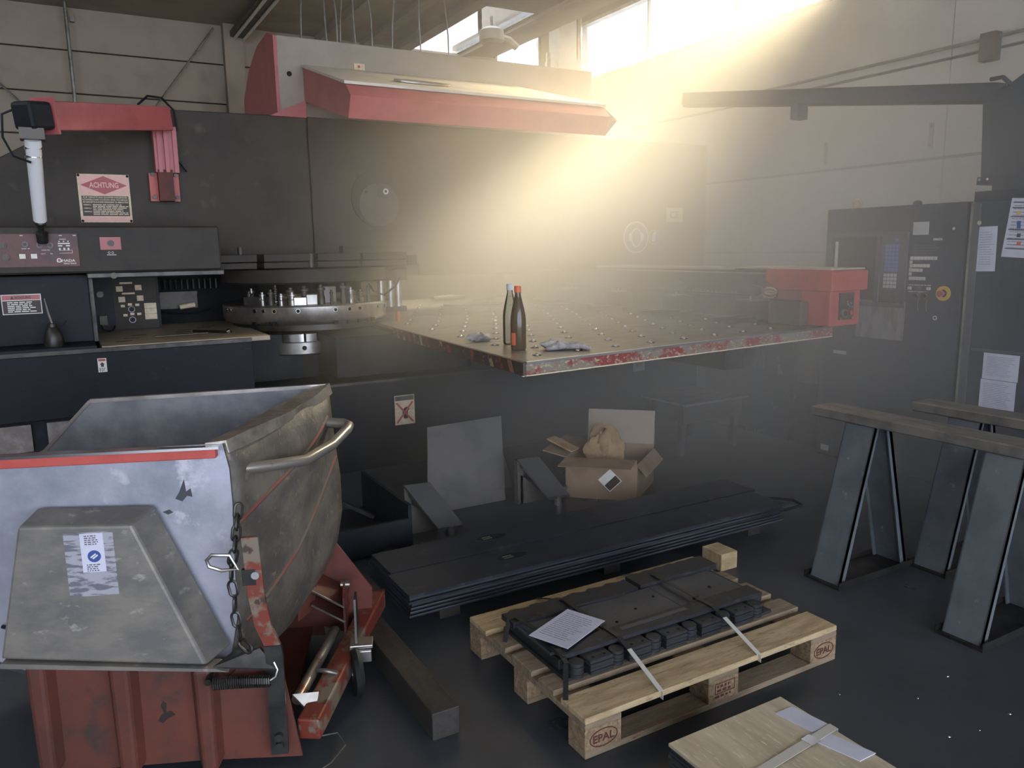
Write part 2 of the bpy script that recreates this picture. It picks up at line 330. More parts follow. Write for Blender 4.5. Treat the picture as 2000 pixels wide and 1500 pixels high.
# pipes, rods and wires on the back wall
B().tube([(.31, 10.95, ZC), (.31, 10.95, 2.4)], .022, 10).build('wall_pipe', galv_m, label='thin pale vertical pipe on the back wall left of the column', cat='pipe')
B().tube([(1.96, 11.05, 4.45), (1.05, 11.05, 3.24)], .012, 8).build('tie_rod', galv_m, label='thin diagonal tie rod running down left from the wall column', cat='tie rod')
B().tube([(-.9, 11.05, 4.1), (.05, 11.05, 3.05)], .012, 8).build('tie_rod', galv_m, label='thin diagonal tie rod at the far left behind the red arm', cat='tie rod')
B().box(.35, .4, 11.12, 11.19, 4.36, 4.42).build('pipe_clamp', galv_m, label='small clamp on the back wall beside the vertical pipe', cat='clamp')
lamp = thing('ceiling_lamp', 'long twin tube strip lamp under the ceiling right of the wall column', 'lamp', (2.27, 10.0, 4.45))
B().cbox(2.16, 2.38, 8.4, 11.1, ZC - .16, ZC - .08, .01).build('housing', carr_m, lamp)
for dx in (-.06, .06): B().cyl((2.27 + dx, 8.45, ZC - .18), (2.27 + dx, 11.05, ZC - .18), .018, 10).build('tube', white_m, lamp)
B().box(2.24, 2.3, 8.9, 8.93, ZC - .08, ZC).box(2.24, 2.3, 10.6, 10.63, ZC - .08, ZC).build('hanger', galv_m, lamp)
for i, (x, y, z0) in enumerate(((2.38, 8.5, 3.62), (2.66, 8.6, 3.6), (2.72, 8.4, 3.6), (2.86, 8.7, 3.6), (2.94, 8.5, 3.6), (3.14, 8.5, 3.6), (3.42, 8.6, 3.6), (3.70, 8.5, 3.58), (4.1, 8.6, 3.55))):
    o = B().tube([(x - .05 * ((i * 7) % 3 - 1), y, ZC), (x, y, (ZC + z0) / 2), (x + .02 * ((i * 5) % 3 - 1), y, z0)], .009, 6).build('hanging_cable', galv_m, cat='cable', label='thin cable hanging behind the red hood, %s from the left' % ('first', 'second', 'third', 'fourth', 'fifth', 'sixth', 'seventh', 'eighth', 'ninth')[i], group='thin cables hanging behind the hood')
ht = thing('air_heater', 'dark round heater hanging in front of the bright rooflight', 'heater', (5.2, 9.2, 4.1))
B().lathe((5.05, 9.3, 4.2), [(.0, 0), (.12, 0), (.16, .04), (.16, .16), (.1, .2), (0, .2)], 18).build('body', beam_m, ht)
B().cyl((5.05, 9.3, 4.4), (5.05, 9.3, ZC + .01), .02, 8).build('hanger', galv_m, ht)
B().tube([(5.15, 9.3, 4.3), (5.3, 9.3, 4.28), (5.42, 9.3, 4.2)], .05, 8).build('duct', beam_m, ht)
dc = thing('duct_column', 'pale column with boxes and pipes in the bright corner beside the window', 'column', (7.15, 10.8, 0))
B().box(7.0, 7.32, 10.7, 11.0, 2.6, ZH).build('shaft', beam_m, dc)
B().box(6.93, 7.36, 10.62, 11.02, 4.2, 4.5).build('upper_box', beam_m, dc)
B().box(6.95, 7.34, 10.64, 11.0, 3.75, 3.8).build('flange', galv_m, dc)
B().tube([(6.86, 10.8, 4.6), (6.86, 10.8, 4.4), (6.9, 10.75, 4.2), (6.98, 10.7, 4.1)], .035, 8).build('elbow_pipe', galv_m, dc)
B().cyl((7.42, 10.75, 2.6), (7.42, 10.75, ZH), .03, 8).build('pipe', galv_m, dc)

# ================================================================== turret punch press
P = thing('punch_press', 'large dark grey turret punch press with a red hood, filling the back', 'punch press', (2.4, 6.6, 0))
# --- lower left cabinet and deck
B().box(-1.6, 1.07, 5.5, 7.4, .62, 1.02).build('front_beam', navy_m, P, bevel=.006)
B().box(-1.6, 1.0, 5.62, 7.3, 0, .62).build('plinth', black_m, P)
for x0, x1 in ((-1.15, -.92), (-.84, -.61), (-.52, -.275), (-.19, .06), (.14, .38)):
    lv = B().box(x0, x1, 5.58, 5.62, .42, .59).build('louvre', stainless_m, P)
B().box(-1.6, 1.07, 5.49, 5.53, 1.02, 1.045).build('edge_rail', darksteel_m, P)
B().box(.16, 1.2, 5.53, 7.0, 1.02, 1.05).build('deck', deck_m, P)
dk = B().box(-1.6, .13, 5.51, 5.9, 1.02, 1.06).build('shelf', navy_m, P)
for (x, y) in ((.42, 6.15), (.36, 5.95), (.3, 5.78), (.75, 6.35), (.72, 6.2), (.95, 6.55), (.9, 6.45)):
    B().box(x - .05, x + .05, y - .012, y + .012, 1.0501, 1.0508).build('slot', dark_m, P)
B().box(-1.6, .13, 5.8, 6.6, 1.06, 1.5).build('left_housing', navy_m, P, bevel=.008)
# upper control box
ub = B().cbox(-1.6, .93, 5.6, 6.42, 1.51, 1.8, .012).build('control_box', panel_m, P)
B().box(.12, .94, 5.58, 6.4, 1.475, 1.51).build('lip', darksteel_m, P, bevel=.006)
B().cyl((.27, 5.575, 1.49), (.27, 5.6, 1.49), .02, 10).build('latch', carr_m, P)
F = (0, 5.598, 0); N = -Y
rp = B().ob(F, X, Z, N, -1.2, .09, 1.555, 1.752, 0, .006).build('operator_panel', redpanel_m, P, label='dark red operator panel with buttons')
O2 = (0, 5.592, 0)
for (x, z) in ((-.305, 1.685), (-.295, 1.615)):
    B().disc((x, 5.592, z), X, Z, N, .02, .012, 20).disc((x, 5.58, z), X, Z, N, .013, .008, 16).build('push_button', carr_m, rp)
for (x, z) in ((-.19, 1.69), (-.115, 1.683), (-.06, 1.683)):
    k = B().disc((x, 5.592, z), X, Z, N, .018, .01, 20, .009).build('key_switch', darksteel_m, rp)
for x in (-.21, -.15): B().ob(O2, X, Z, N, x - .016, x + .016, 1.605, 1.633, 0, .01).build('lamp_button', white_m, rp)
b = B()
for x in (-.01, .014, .038): b.disc((x, 5.592, 1.706), X, Z, N, .004, .001, 10)
b.ob(O2, X, Z, N, -.018, .046, 1.69, 1.697, 0, .001).ob(O2, X, Z, N, -.018, .005, 1.676, 1.683, 0, .001).ob(O2, X, Z, N, .024, .046, 1.676, 1.683, 0, .001)
for x in (-.01, .014, .036): b.ob(O2, X, Z, N, x - .005, x + .005, 1.654, 1.667, 0, .001)
b.ob(O2, X, Z, N, -.015, .056, 1.651, 1.653, 0, .001).ob(O2, X, Z, N, .054, .056, 1.636, 1.651, 0, .001).ob(O2, X, Z, N, -.015, .056, 1.634, 1.636, 0, .001)
for x in (-.205, .0, .075): b.ob(O2, X, Z, N, x - .008, x + .008, 1.74, 1.744, 0, .001)
b.build('legend', white_m, rp)
text('lettering', 'SPINDLE', (-.008, 5.5915, 1.716), X, Z, .008, white_m, rp, .036)
text('lettering', 'TURRET  OFF', (-.212, 5.5915, 1.662), X, Z, .008, white_m, rp, .045)
text('lettering', 'INDEX PIN', (-.108, 5.5915, 1.652), X, Z, .008, white_m, rp, .044)
text('lettering', 'OUT        IN', (-.112, 5.5915, 1.63), X, Z, .008, white_m, rp, .06)
text('lettering', 'MADA', (-.006, 5.5915, 1.582), X, Z, .022, white_m, rp, .072)
text('lettering', 'TRIPLE TRACK', (.0, 5.5915, 1.568), X, Z, .011, white_m, rp, .072)
lg = B().disc((-.02, 5.5915, 1.592), X, Z, N, .0135, .001, 24).ob(O2, X, Z, N, -.0335, -.0065, 1.581, 1.592, 0, .001).build('emblem', white_m, rp)
B().disc((-.02, 5.5905, 1.592), X, Z, N, .008, .001, 20).build('emblem_dot', signred_m, rp)
es = B().ob(F, X, Z, N, .212, .33, 1.652, 1.73, 0, .004).build('red_plate', red_m, P)
B().disc((.272, 5.594, 1.692), X, Z, N, .02, .006, 20, .014).build('ring', darksteel_m, es)
B().disc((.272, 5.594, 1.692), X, Z, N, .013, .016, 20).build('knob', carr_m, es)
B().disc((.258, 5.596, 1.634), X, Z, N, .007, .001, 12, .005).disc((.278, 5.596, 1.634), X, Z, N, .007, .001, 12, .005).ob((0, 5.597, 0), X, Z, N, .245, .298, 1.618, 1.622, 0, .001).build('legend', white_m, es)
# warning sticker low left
ws = B().ob((0, 5.798, 0), X, Z, N, -.36, -.145, 1.26, 1.385, 0, .003).build('warning_sticker', white_m, P, label='small red and black warning sticker')
B().ob((0, 5.795, 0), X, Z, N, -.355, -.15, 1.35, 1.38, 0, .001).build('red_band', red_m, ws)
B().ob((0, 5.795, 0), X, Z, N, -.355, -.15, 1.265, 1.345, 0, .001).build('black_field', signblack_m, ws)
text('lettering', '▲ ACHTUNG', (-.31, 5.7935, 1.357), X, Z, .022, signblack_m, ws, .11)
lines(B(), (0, 5.794, 0), X, Z, N, -.33, -.165, 1.338, 6, .0115, .0065, seed=3).build('print_lines', white_m, ws)
st = B().ob((0, 5.4995, 0), X, Z, N, .125, .175, .892, .98, 0, .002).build('arrow_sticker', white_m, P, label='small white sticker with a dark arrow')
B().prism([(.135, .94), (.15, .955), (.165, .94), (.158, .94), (.158, .926), (.142, .926), (.142, .94)], 'y', 5.496, 5.4975).build('arrow', signblack_m, st)
B().ob((0, 5.4975, 0), X, Z, N, .13, .17, .962, .976, 0, .001).build('red_band', signred_m, st)
lines(B(), (0, 5.4975, 0), X, Z, N, .132, .168, .918, 3, .008, .005, seed=5).build('print_lines', printd_m, st)
# switch panel in the throat
sp = B().box(.15, .62, 6.62, 6.7, 1.05, 1.46).build('switch_panel', black_m, P)
S3 = (0, 6.619, 0)
B().ob(S3, X, Z, N, .30, .60, 1.06, 1.44, 0, .004).build('face_plate', panel_m, sp)
S3 = (0, 6.614, 0)
for (x0, x1, z0, z1) in ((.325, .37, 1.345, 1.385), (.455, .5, 1.35, 1.39), (.335, .38, 1.265, 1.305), (.462, .507, 1.27, 1.31)):
    k = B().ob(S3, X, Z, N, x0, x1, z0, z1, 0, .006).build('label_plate', cream_m, sp)
for i in range(3): B().ob(S3, X, Z, N, .508, .592, 1.21 - i * .042, 1.25 - i * .042, 0, .003).build('label_plate', cream_m, sp)
for (x, z) in ((.36, 1.235), (.41, 1.245), (.46, 1.24), (.372, 1.165), (.42, 1.172), (.468, 1.17)): B().ob(S3, X, Z, N, x - .014, x + .014, z - .009, z + .009, 0, .002).build('tag', cream_m, sp)
for z in (1.208, 1.128): B().disc((.418, 6.614, z), X, Z, N, .024, .006, 22, .019).build('button_ring', stainless_m, sp)
for z in (1.208, 1.128): B().disc((.418, 6.614, z), X, Z, N, .018, .01, 18).build('button', black_m, sp)
for (x0, x1, z0, z1) in ((.352, .44, 1.40, 1.415), (.362, .45, 1.322, 1.335)): B().ob(S3, X, Z, N, x0, x1, z0, z1, 0, .002).build('tag', cream_m, sp)
B().disc((.215, 6.62, 1.33), X, Z, N, .024, .02, 18).ob((.215, 6.60, 1.33), Vector((.7, 0, .7)), Vector((-.7, 0, .7)), N, -.026, .026, -.006, .006, 0, .012).build('rotary_switch', darksteel_m, sp)
B().box(.195, .245, 6.585, 6.62, 1.1, 1.17).build('socket', carr_m, sp)
B().tube([(.2, 6.58, 1.1), (.21, 6.52, 1.07), (.25, 6.5, 1.06), (.28, 6.53, 1.07), (.29, 6.58, 1.09)], .006, 6).build('cord', black_m, sp)
B().box(.13, .155, 5.9, 6.7, 1.05, 1.5).build('edge_strip', darksteel_m, P)
# niche behind
nb = B().box(.62, 1.6, 7.05, 7.2, 1.0, 1.5).build('niche_back', dark_m, P)
for i in range(11): B().cyl((.66 + i * .045, 7.02, 1.33), (.66 + i * .045, 7.02, 1.41), .014, 8).build('tool_peg', darksteel_m, nb)
B().box(.66, .95, 7.0, 7.05, 1.285, 1.31).box(.66, .95, 7.03, 7.05, 1.17, 1.285).build('bracket', carr_m, nb)
B().cyl((.8, 6.98, 1.185), (.92, 6.98, 1.2), .022, 10).build('brass_fitting', cream_m, nb)
B().tube([(.62, 6.99, 1.17), (.75, 6.98, 1.14), (.9, 6.98, 1.13), (1.05, 6.99, 1.16)], .007, 6).build('hose', black_m, nb)
# --- upper frame: two thick plates
uf = B().prism([(-1.6, 1.5), (-1.6, 1.62), (-.3, 2.28), (.12, 2.52), (.42, 2.655), (1.785, 2.675), (1.785, 1.5)], 'y', 6.4, 7.25).build('upper_frame', press_m, P, bevel=.008)
uf2 = B().prism([(1.795, 1.5), (1.795, 2.675), (6.05, 2.66), (6.05, 1.4), (5.2, 1.4), (2.7, 1.4), (2.7, 1.5)], 'y', 6.4, 7.25).build('upper_frame', press_m, P, bevel=.008)
B().box(1.785, 1.795, 6.42, 7.2, 1.5, 2.67).build('seam', dark_m, P)
B().box(5.2, 6.05, 6.45, 7.25, 0, 1.4).build('rear_frame', press_m, P)
B().box(1.5, 5.2, 8.62, 8.7, .3, 1.7).build('throat_shade_sheet', dark_m, P)  # dark sheet added behind the open throat so the gap reads as shade
# --- lower frame
B().box(1.66, 2.75, 5.52, 6.2, .70, 1.0).build('lower_front', black_m, P, bevel=.006)
B().box(1.0, 4.1, 6.21, 7.2, 0, .95).build('lower_frame', dark_m, P)
B().box(1.07, 1.66, 6.0, 6.1, .3, 1.0).build('recess_plate', black_m, P)
B().box(1.05, 5.1, 5.46, 6.2, .0, .655).build('base', black_m, P)
B().box(1.05, 5.1, 5.44, 5.5, .655, .672).build('base_ledge', darksteel_m, P)
xs = B().ob((0, 5.438, 0), X, Z, N, 2.06, 2.22, .315, .54, 0, .003).build('prohibition_sign', cream_m, P, label='worn red and cream sign with a crossed figure')
B().ob((0, 5.435, 0), X, Z, N, 2.065, 2.215, .5, .535, 0, .001).build('header', carr_m, xs)
for sgn in (1, -1): B().bar((2.075 if sgn > 0 else 2.205, 5.4335, .33), (2.205 if sgn > 0 else 2.075, 5.4335, .485), .003, .014).build('cross_bar', redold_m, xs)
B().prism([(2.13, .36), (2.16, .36), (2.165, .42), (2.18, .43), (2.16, .45), (2.135, .44), (2.12, .41)], 'y', 5.4325, 5.4345).build('figure', signblack_m, xs)
# --- turret
TX, TY = 1.75, 6.46
tu = B().lathe((TX, TY, 0), [(.30, 1.075), (.64, 1.075), (.672, 1.09), (.686, 1.115), (.686, 1.212), (.676, 1.222), (.30, 1.222)], 72).build('turret', steel_m, P, label='machined steel turret ring with tool holes')
B().lathe((TX, TY, 0), [(.05, 1.03), (.62, 1.03), (.62, 1.078), (.05, 1.078)], 48).build('turret_base', darksteel_m, tu)
hole = None
for a in (-171, -165, -140, -133.5, -126, -111, -88, -78.5, -71, -55, -47, -35):
    a = math.radians(a - 2); d = Vector((math.cos(a), math.sin(a), 0)); t = Vector((-d.y, d.x, 0)); p = Vector((TX, TY, 1.185)) + d * .6835
    B().disc(p, t, Z, d, .0165, .0035, 16, .013).build('hole_rim', chrome_m, tu)
    B().disc(p, t, Z, d, .0132, .0031, 14).build('tool_hole', dark_m, tu)
for a in (-141, -131, -126, -88, -79, -71, -64, -60):
    a = math.radians(a - 2); d = Vector((math.cos(a), math.sin(a), 0)); t = Vector((-d.y, d.x, 0)); p = Vector((TX, TY, 1.09)) + d * .672
    B().ob(p, t, Z, d, -.018, .018, -.014, .014, 0, .017).build('notch', dark_m, tu)
rr = random.Random(11)
def tool(a, r, kind, h, rad):
    a = math.radians(a); x, y = TX + r * math.cos(a), TY + r * math.sin(a)
    if kind == 'spring':
        pts = [(x + rad * math.cos(i * .7), y + rad * math.sin(i * .7), 1.225 + h * i / 80) for i in range(81)]
        B().tube(pts, .0055, 6).build('spring', chrome_m, tu); B().cyl((x, y, 1.222), (x, y, 1.225 + h + .02), rad * .7, 10).build('punch_tool', darksteel_m, tu); return
    if kind == 'block':
        d = Vector((math.cos(a), math.sin(a), 0)); t = Vector((-d.y, d.x, 0)); B().ob((x, y, 1.222), t, Z, d, -rad, rad, 0, h, -rad * .6, rad * .6).build('tool_block', steel_m, tu, bevel=.004); return
    if kind == 'bright':
        d = Vector((math.cos(a), math.sin(a), 0)); t = Vector((-d.y, d.x, 0)); B().ob((x, y, 1.222), t, Z, d, -rad, rad, 0, h, -rad * .3, rad * .3).build('tool_block', chrome_m, tu, bevel=.004); return
    B().lathe((x, y, 1.222), [(0, 0), (rad, 0), (rad, h * .4), (rad * .8, h * .45), (rad * .8, h * .7), (rad * 1.15, h * .72), (rad * 1.15, h * .84), (rad * .6, h * .86), (rad * .6, h), (0, h)], 14).build('punch_tool', rr.choice([darksteel_m, steel_m, carr_m]), tu)
for a, r, k, h, rad in ((-150, .56, 'block', .06, .09), (-141, .6, 'p', .1, .022), (-147, .6, 'bright', .055, .032), (-131, .58, 'spring', .13, .02), (-134, .6, 'p', .12, .02), (-126, .6, 'p', .09, .02), (-118, .6, 'p', .1, .03), (-112, .62, 'bright', .062, .045), (-110, .5, 'p', .14, .03), (-104, .58, 'block', .08, .04), (-122, .5, 'p', .13, .03), (-97, .56, 'p', .15, .03), (-90, .6, 'p', .11, .012), (-80, .58, 'p', .16, .02), (-72, .56, 'p', .12, .022), (-64, .58, 'p', .1, .026), (-57, .6, 'p', .13, .018), (-86, .4, 'block', .13, .06), (-66, .45, 'p', .15, .03), (-160, .56, 'p', .1, .024), (-168, .5, 'p', .12, .02)):
    tool(a, r, k, h, rad)
B().lathe((TX, TY, 0), [(.05, 1.382), (.665, 1.382), (.685, 1.395), (.685, 1.49), (.05, 1.49)], 60).build('upper_turret', press_m, P)
B().lathe((TX, TY, 0), [(.42, 1.40), (.42, 1.30), (.06, 1.30)], 30).build('upper_turret_core', dark_m, P)
# blocks above the turret
for x0, x1 in ((.95, 1.24), (1.29, 1.63), (1.69, 2.03), (2.045, 2.42)):
    B().box(x0, x1, 5.98, 6.42, 1.5, 1.545).build('ram_block', press_m, P, bevel=.004)
    B().box(x0, x1, 5.96, 6.42, 1.55, 1.605).build('ram_block', panel_m, P, bevel=.004)
B().cyl((1.64, 5.97, 1.5), (1.64, 5.97, 1.605), .02, 12).build('pin', carr_m, P)
B().cyl((1.15, 6.1, 1.605), (1.15, 6.1, 1.66), .018, 10).build('pin', carr_m, P)
B().box(2.44, 2.52, 6.0, 6.2, 1.5, 1.58).build('ram_block', dark_m, P)
B().box(2.0, 2.62, 6.3, 6.42, 1.605, 1.66).build('ledge', press_m, P)
# actuator cylinders right of the turret
ac = B().box(2.15, 2.42, 5.98, 6.2, 1.38, 1.47).build('actuator', press_m, P)
for x, z0 in ((2.20, 1.16), (2.28, 1.13), (2.345, 1.14)): B().cyl((x, 6.0, z0), (x, 6.0, 1.38), .03, 14).build('cylinder', steel_m, ac)
B().box(2.15, 2.4, 5.96, 6.05, 1.13, 1.17).build('foot', darksteel_m, ac)
B().cyl((2.33, 5.98, 1.05), (2.33, 5.98, 1.13), .02, 10).build('rod', redold_m, ac)
B().tube([(1.82, 6.0, 1.47), (1.83, 5.98, 1.43), (1.88, 5.97, 1.415), (1.96, 5.97, 1.42), (2.05, 6.0, 1.46)], .008, 6).build('hose', steel_m, ac)
B().tube([(2.1, 6.0, 1.36), (2.12, 5.95, 1.30), (2.2, 5.94, 1.27), (2.3, 5.95, 1.33), (2.36, 5.98, 1.40)], .007, 6).build('hose', black_m, ac)
# lower die holder under the deck
ld = B().lathe((1.6, 6.28, 0), [(.1, .84), (.36, .84), (.37, .85), (.37, .935), (.1, .935)], 48).build('die_holder', steel_m, P)
for a0, a1, m_ in ((-126, -100, chrome_m), (-97, -84, steel_m), (-80, -62, darksteel_m), (-150, -130, darksteel_m)):
    a0, a1 = math.radians(a0), math.radians(a1); B().lathe((1.6, 6.28, 0), [(.3, .94), (.355, .94), (.355, 1.0), (.3, 1.0)], 6, a0, a1).build('die_segment', m_, ld)
for a in (-100, -62): 
    a = math.radians(a); d = Vector((math.cos(a), math.sin(a), 0)); B().disc(Vector((1.6, 6.28, .895)) + d * .367, Vector((-d.y, d.x, 0)), Z, d, .018, .004, 14).build('tool_hole', dark_m, ld)
B().cyl((1.6, 6.28, .5), (1.6, 6.28, .84), .22, 24).build('spindle', black_m, ld)
# inspection disc on the frame
D0 = (2.355, 6.4, 2.05)
ic = B().disc(D0, X, Z, N, .235, .02, 40).build('cam_plate', panel_m, P)
B().disc((2.355, 6.38, 2.0), X, Z, N, .175, .012, 36).build('cover_disc', carr_m, ic)
B().prism([(2.355 + .16 * math.cos(a), 2.0 + .165 * math.sin(a)) for a in [math.radians(200 + 140 * i / 14) for i in range(15)]] + [(2.46, 1.96), (2.38, 1.93), (2.28, 1.935)], 'y', 6.36, 6.368).build('crescent_patch', carr_m, ic)  # crescent-shaped piece low on the disc
B().disc((2.40, 6.38, 2.105), X, Z, N, .062, .035, 28).build('boss', carr_m, ic)
B().disc((2.40, 6.345, 2.105), X, Z, N, .024, .02, 18, .012).build('nut', chrome_m, ic)
for (x, z) in ((2.29, 1.885), (2.42, 1.88), (2.24, 2.1)): B().disc((x, 6.368, z), X, Z, N, .012, .006, 10).build('screw', dark_m, ic)
# --- hood
hc = B().prism([(6.46, 2.66), (6.46, 3.28), (6.62, 3.32), (7.0, 3.30), (7.35, 3.18), (7.62, 2.98), (7.66, 2.66)], 'x', 1.60, 4.6).build('hood_cover', mat('hood_beige', (158, 148, 134), .5, 0, (146, 137, 124), 3), P, bevel=.006, label='beige grey hood cover')
B().prism([(6.44, 2.66), (6.44, 3.27), (6.62, 3.33), (7.0, 3.31), (7.36, 3.19), (7.64, 2.99), (7.68, 2.66)], 'x', 1.575, 1.60).build('hood_end_plate', red_m, P)
vz = [(6.47, 3.06), (5.42, 2.745), (5.33, 2.66), (5.40, 2.52), (6.47, 2.80)]
vi = B().prism(vz, 'x', 1.80, 3.98).build('hood_visor', red_m, P, label='red visor of the hood')
B().add([(1.79, 6.47, 3.062), (3.75, 6.47, 3.062), (4.0, 5.42, 2.75), (1.79, 5.42, 2.75), (1.79, 6.47, 3.082), (3.75, 6.47, 3.082), (4.0, 5.42, 2.77), (1.79, 5.42, 2.77)], [(0, 3, 2, 1), (4, 5, 6, 7), (0, 1, 5, 4), (1, 2, 6, 5), (2, 3, 7, 6), (3, 0, 4, 7)]).build('top_sheet', hood_white_m, vi, label='cream top sheet')
B().add([(3.98, 6.47, 2.80), (3.75, 6.47, 3.06), (3.98, 5.42, 2.745), (4.07, 5.36, 2.64), (3.98, 5.40, 2.52)], [(0, 1, 2), (0, 2, 3), (0, 3, 4)]).build('end_sheet', hood_white_m, vi)
# badge on the hood
bd = []
sl = Vector((0, -1.05, -.315)).normalized(); nn = X.cross(sl) * -1
if nn.z < 0: nn = -nn
bo = Vector((2.5, 5.72, 3.08 - .3 * .75)) 
bo.z = 2.77 + (5.72 - 5.42) * .3 + .004
bg_ = B()
for i in range(28): pass
vs_ = []; fs_ = []
for i in range(32):
    a = 2 * math.pi * i / 32; q = bo + X * (.23 * math.cos(a)) + sl * (.09 * math.sin(a)); vs_ += [q, q + nn * .012]
fs_ = [(2 * i, 2 * ((i + 1) % 32), 2 * ((i + 1) % 32) + 1, 2 * i + 1) for i in range(32)] + [tuple(2 * i + 1 for i in range(32))]
ba = B().add(vs_, fs_).build('badge', steel_m, vi, label='oval badge')
B().ob((2.22, 6.455, 3.08), X, Z, N, 0, .09, 0, .05, 0, .004).build('tag', cream_m, hc)
B().ob((2.22, 6.451, 3.08), X, Z, N, .03, .05, .015, .035, 0, .002).build('tag_mark', signred_m, hc)
B().prism([(1.5, 2.66), (1.78, 2.79), (1.78, 2.66)], 'y', 6.36, 6.46).build('gusset', red_m, P)
B().disc((1.69, 6.459, 3.0), X, Z, N, .02, .004, 12).build('plug', dark_m, hc)
# --- red boom with white pendant tube
bm_ = thing('pendant_boom', 'red boom arm on the press carrying a white pendant tube', 'boom arm', (.7, 6.4, 2.0))
po = B().box(.6, .8, 6.35, 6.4, 2.0, 2.2).build('mounting_foot', redold_m, bm_)
for (x, z) in ((.625, 2.03), (.78, 2.03), (.625, 2.19), (.78, 2.19)): B().cyl((x, 6.33, z), (x, 6.36, z), .014, 8).build('bolt', darksteel_m, po)
B().box(.655, .755, 6.27, 6.36, 2.0, 2.22).build('web', rust_m, po)
B().prism([(.645, 6.4), (.645, 6.28), (.665, 6.28), (.665, 6.26), (.69, 6.26), (.69, 6.28), (.71, 6.28), (.71, 6.25), (.735, 6.25), (.735, 6.29), (.77, 6.29), (.77, 6.27), (.80, 6.27), (.80, 6.4)], 'z', 2.2, 2.52).build('post', red_m, bm_)
a0, a1 = Vector((.73, 6.22, 2.565)), Vector((.0, 5.3, 2.40))
ar = B().bar(a0, a1, .1, .16).build('arm', red_m, bm_, bevel=.006)
dd = (a1 - a0).normalized()
B().bar(a1, a1 + dd * .02, .14, .2).build('end_flange', red_m, bm_)
e1 = a1 + dd * .02
B().bar(e1, e1 + dd * .17, .13, .15).build('head_block', black_m, bm_, bevel=.02)
hp = e1 + dd * .11
B().box(hp.x - .06, hp.x + .06, hp.y - .06, hp.y + .06, hp.z - .13, hp.z - .07).build('socket', carr_m, bm_)
t1 = Vector((-.095, 5.5, 1.83)); t0 = hp + Vector((0, 0, -.12))
pt = B().tube([t0, t0.lerp(t1, .12), t0.lerp(t1, .121), t0.lerp(t1, .95), t1], [.042, .042, .04, .036, .036], 18).build('pendant_tube', mat('pendant_white', (236, 236, 238), .3, 0), bm_)
B().tube([t1, t1 + Vector((0, 0, -.03)), t1 + Vector((0, 0, -.035)), t1 + Vector((0, .02, -.07)), t1 + Vector((0, .03, -.075)), t1 + Vector((0, .05, -.13))], [.03, .03, .016, .016, .034, .03], 14).build('ball_joint', darksteel_m, bm_)
for k in (.12, .22): 
    q = t0.lerp(t1, k); B().lathe((q.x, q.y, q.z), [(.04, -.006), (.046, -.006), (.046, .006), (.04, .006)], 16).build('clip', chrome_m, bm_)
B().tube([hp + Vector((-.05, 0, .04)), hp + Vector((-.13, 0, .0)), hp + Vector((-.14, 0, -.12)), hp + Vector((-.1, 0, -.22)), hp + Vector((-.02, 0, -.25))], .007, 6).build('cable', black_m, bm_)
B().tube([(.55, 6.1, 2.63), (.62, 6.15, 2.70), (.72, 6.25, 2.71), (.8, 6.3, 2.64), (.815, 6.32, 2.5)], .008, 6).build('cable', black_m, bm_)
B().tube([(.79, 6.3, 2.3), (.83, 6.33, 2.25), (.86, 6.37, 2.22)], .006, 6).build('cable', black_m, bm_)
# --- big ACHTUNG sign on the upper frame
G = (0, 6.398, 0)
sg = B().ob(G, X, Z, N, .14, .47, 1.85, 2.185, 0, .004).build('achtung_sign', cream_m, P, label='pink and cream ACHTUNG warning sign')
G2 = (0, 6.394, 0)
B().ob(G2, X, Z, N, .148, .462, 2.04, 2.178, 0, .001).build('pink_field', pink_m, sg)
B().ob(G2, X, Z, N, .148, .462, 1.858, 1.89, 0, .001).build('pink_field', pink_m, sg)
B().prism([(.157, 2.109), (.305, 2.172), (.453, 2.109), (.305, 2.046)], 'y', 6.392, 6.393).build('diamond', signred_m, sg)
B().ob(G2, X, Z, N, .156, .456, 1.894, 2.034, 0, .0012).build('black_field', signblack_m, sg)
text('lettering', 'ACHTUNG', (.212, 6.3915, 2.092), X, Z, .052, pink_m, sg, .186)
for i, s_ in enumerate(('ZUR VERHÜTUNG SCHWERWIEGENDER', 'KÖRPERLICHER SCHÄDEN SIND FOLGENDE', 'SICHERHEITSHINWEISE DRINGEND ZU BEACHTEN')):
    text('lettering', s_, (.163, 6.3922, 2.0185 - i * .0165), X, Z, .0155, cream_m, sg, .286)
for i in range(3): text('lettering', 'NIEMALS', (.165, 6.3922, 1.968 - i * .0235), X, Z, .012, cream_m, sg, .048)
lines(B(), (0, 6.3925, 0), X, Z, N, .222, .45, 1.976, 7, .0112, .006, seed=8).build('print_lines', cream_m, sg)
for (x, z) in ((.15, 2.175), (.46, 2.175), (.15, 1.86), (.46, 1.86)): B().disc((x, 6.394, z), X, Z, N, .009, .006, 10).build('screw', dark_m, sg)
# --- round blue signs and CE mark at the right of the frame
def ring_sign(c, r, name, lab):
    s_ = B().disc((c[0], 6.398, c[1]), X, Z, N, r, .003, 40).build(name, white_m, P, label=lab)
    B().disc((c[0], 6.3945, c[1]), X, Z, N, r * .92, .001, 40).build('blue_field', blue_m, s_); return s_
s1 = ring_sign((5.105, 1.71), .16, 'ear_protection_sign', 'round blue sign with a head wearing ear muffs')
hd = [(5.105 + .068 * math.sin(a) * (1.0 if math.cos(a) > 0 else .95), 1.715 + (.085 * math.cos(a) if math.cos(a) > 0 else .105 * math.cos(a))) for a in [2 * math.pi * i / 24 for i in range(24)]]
B().prism(hd, 'y', 6.3925, 6.3935).build('head', white_m, s1)
B().prism([(5.105 + (x - 5.105) * .84, 1.715 + (z - 1.715) * .88) for x, z in hd], 'y', 6.391, 6.3925).build('face', blue_m, s1)
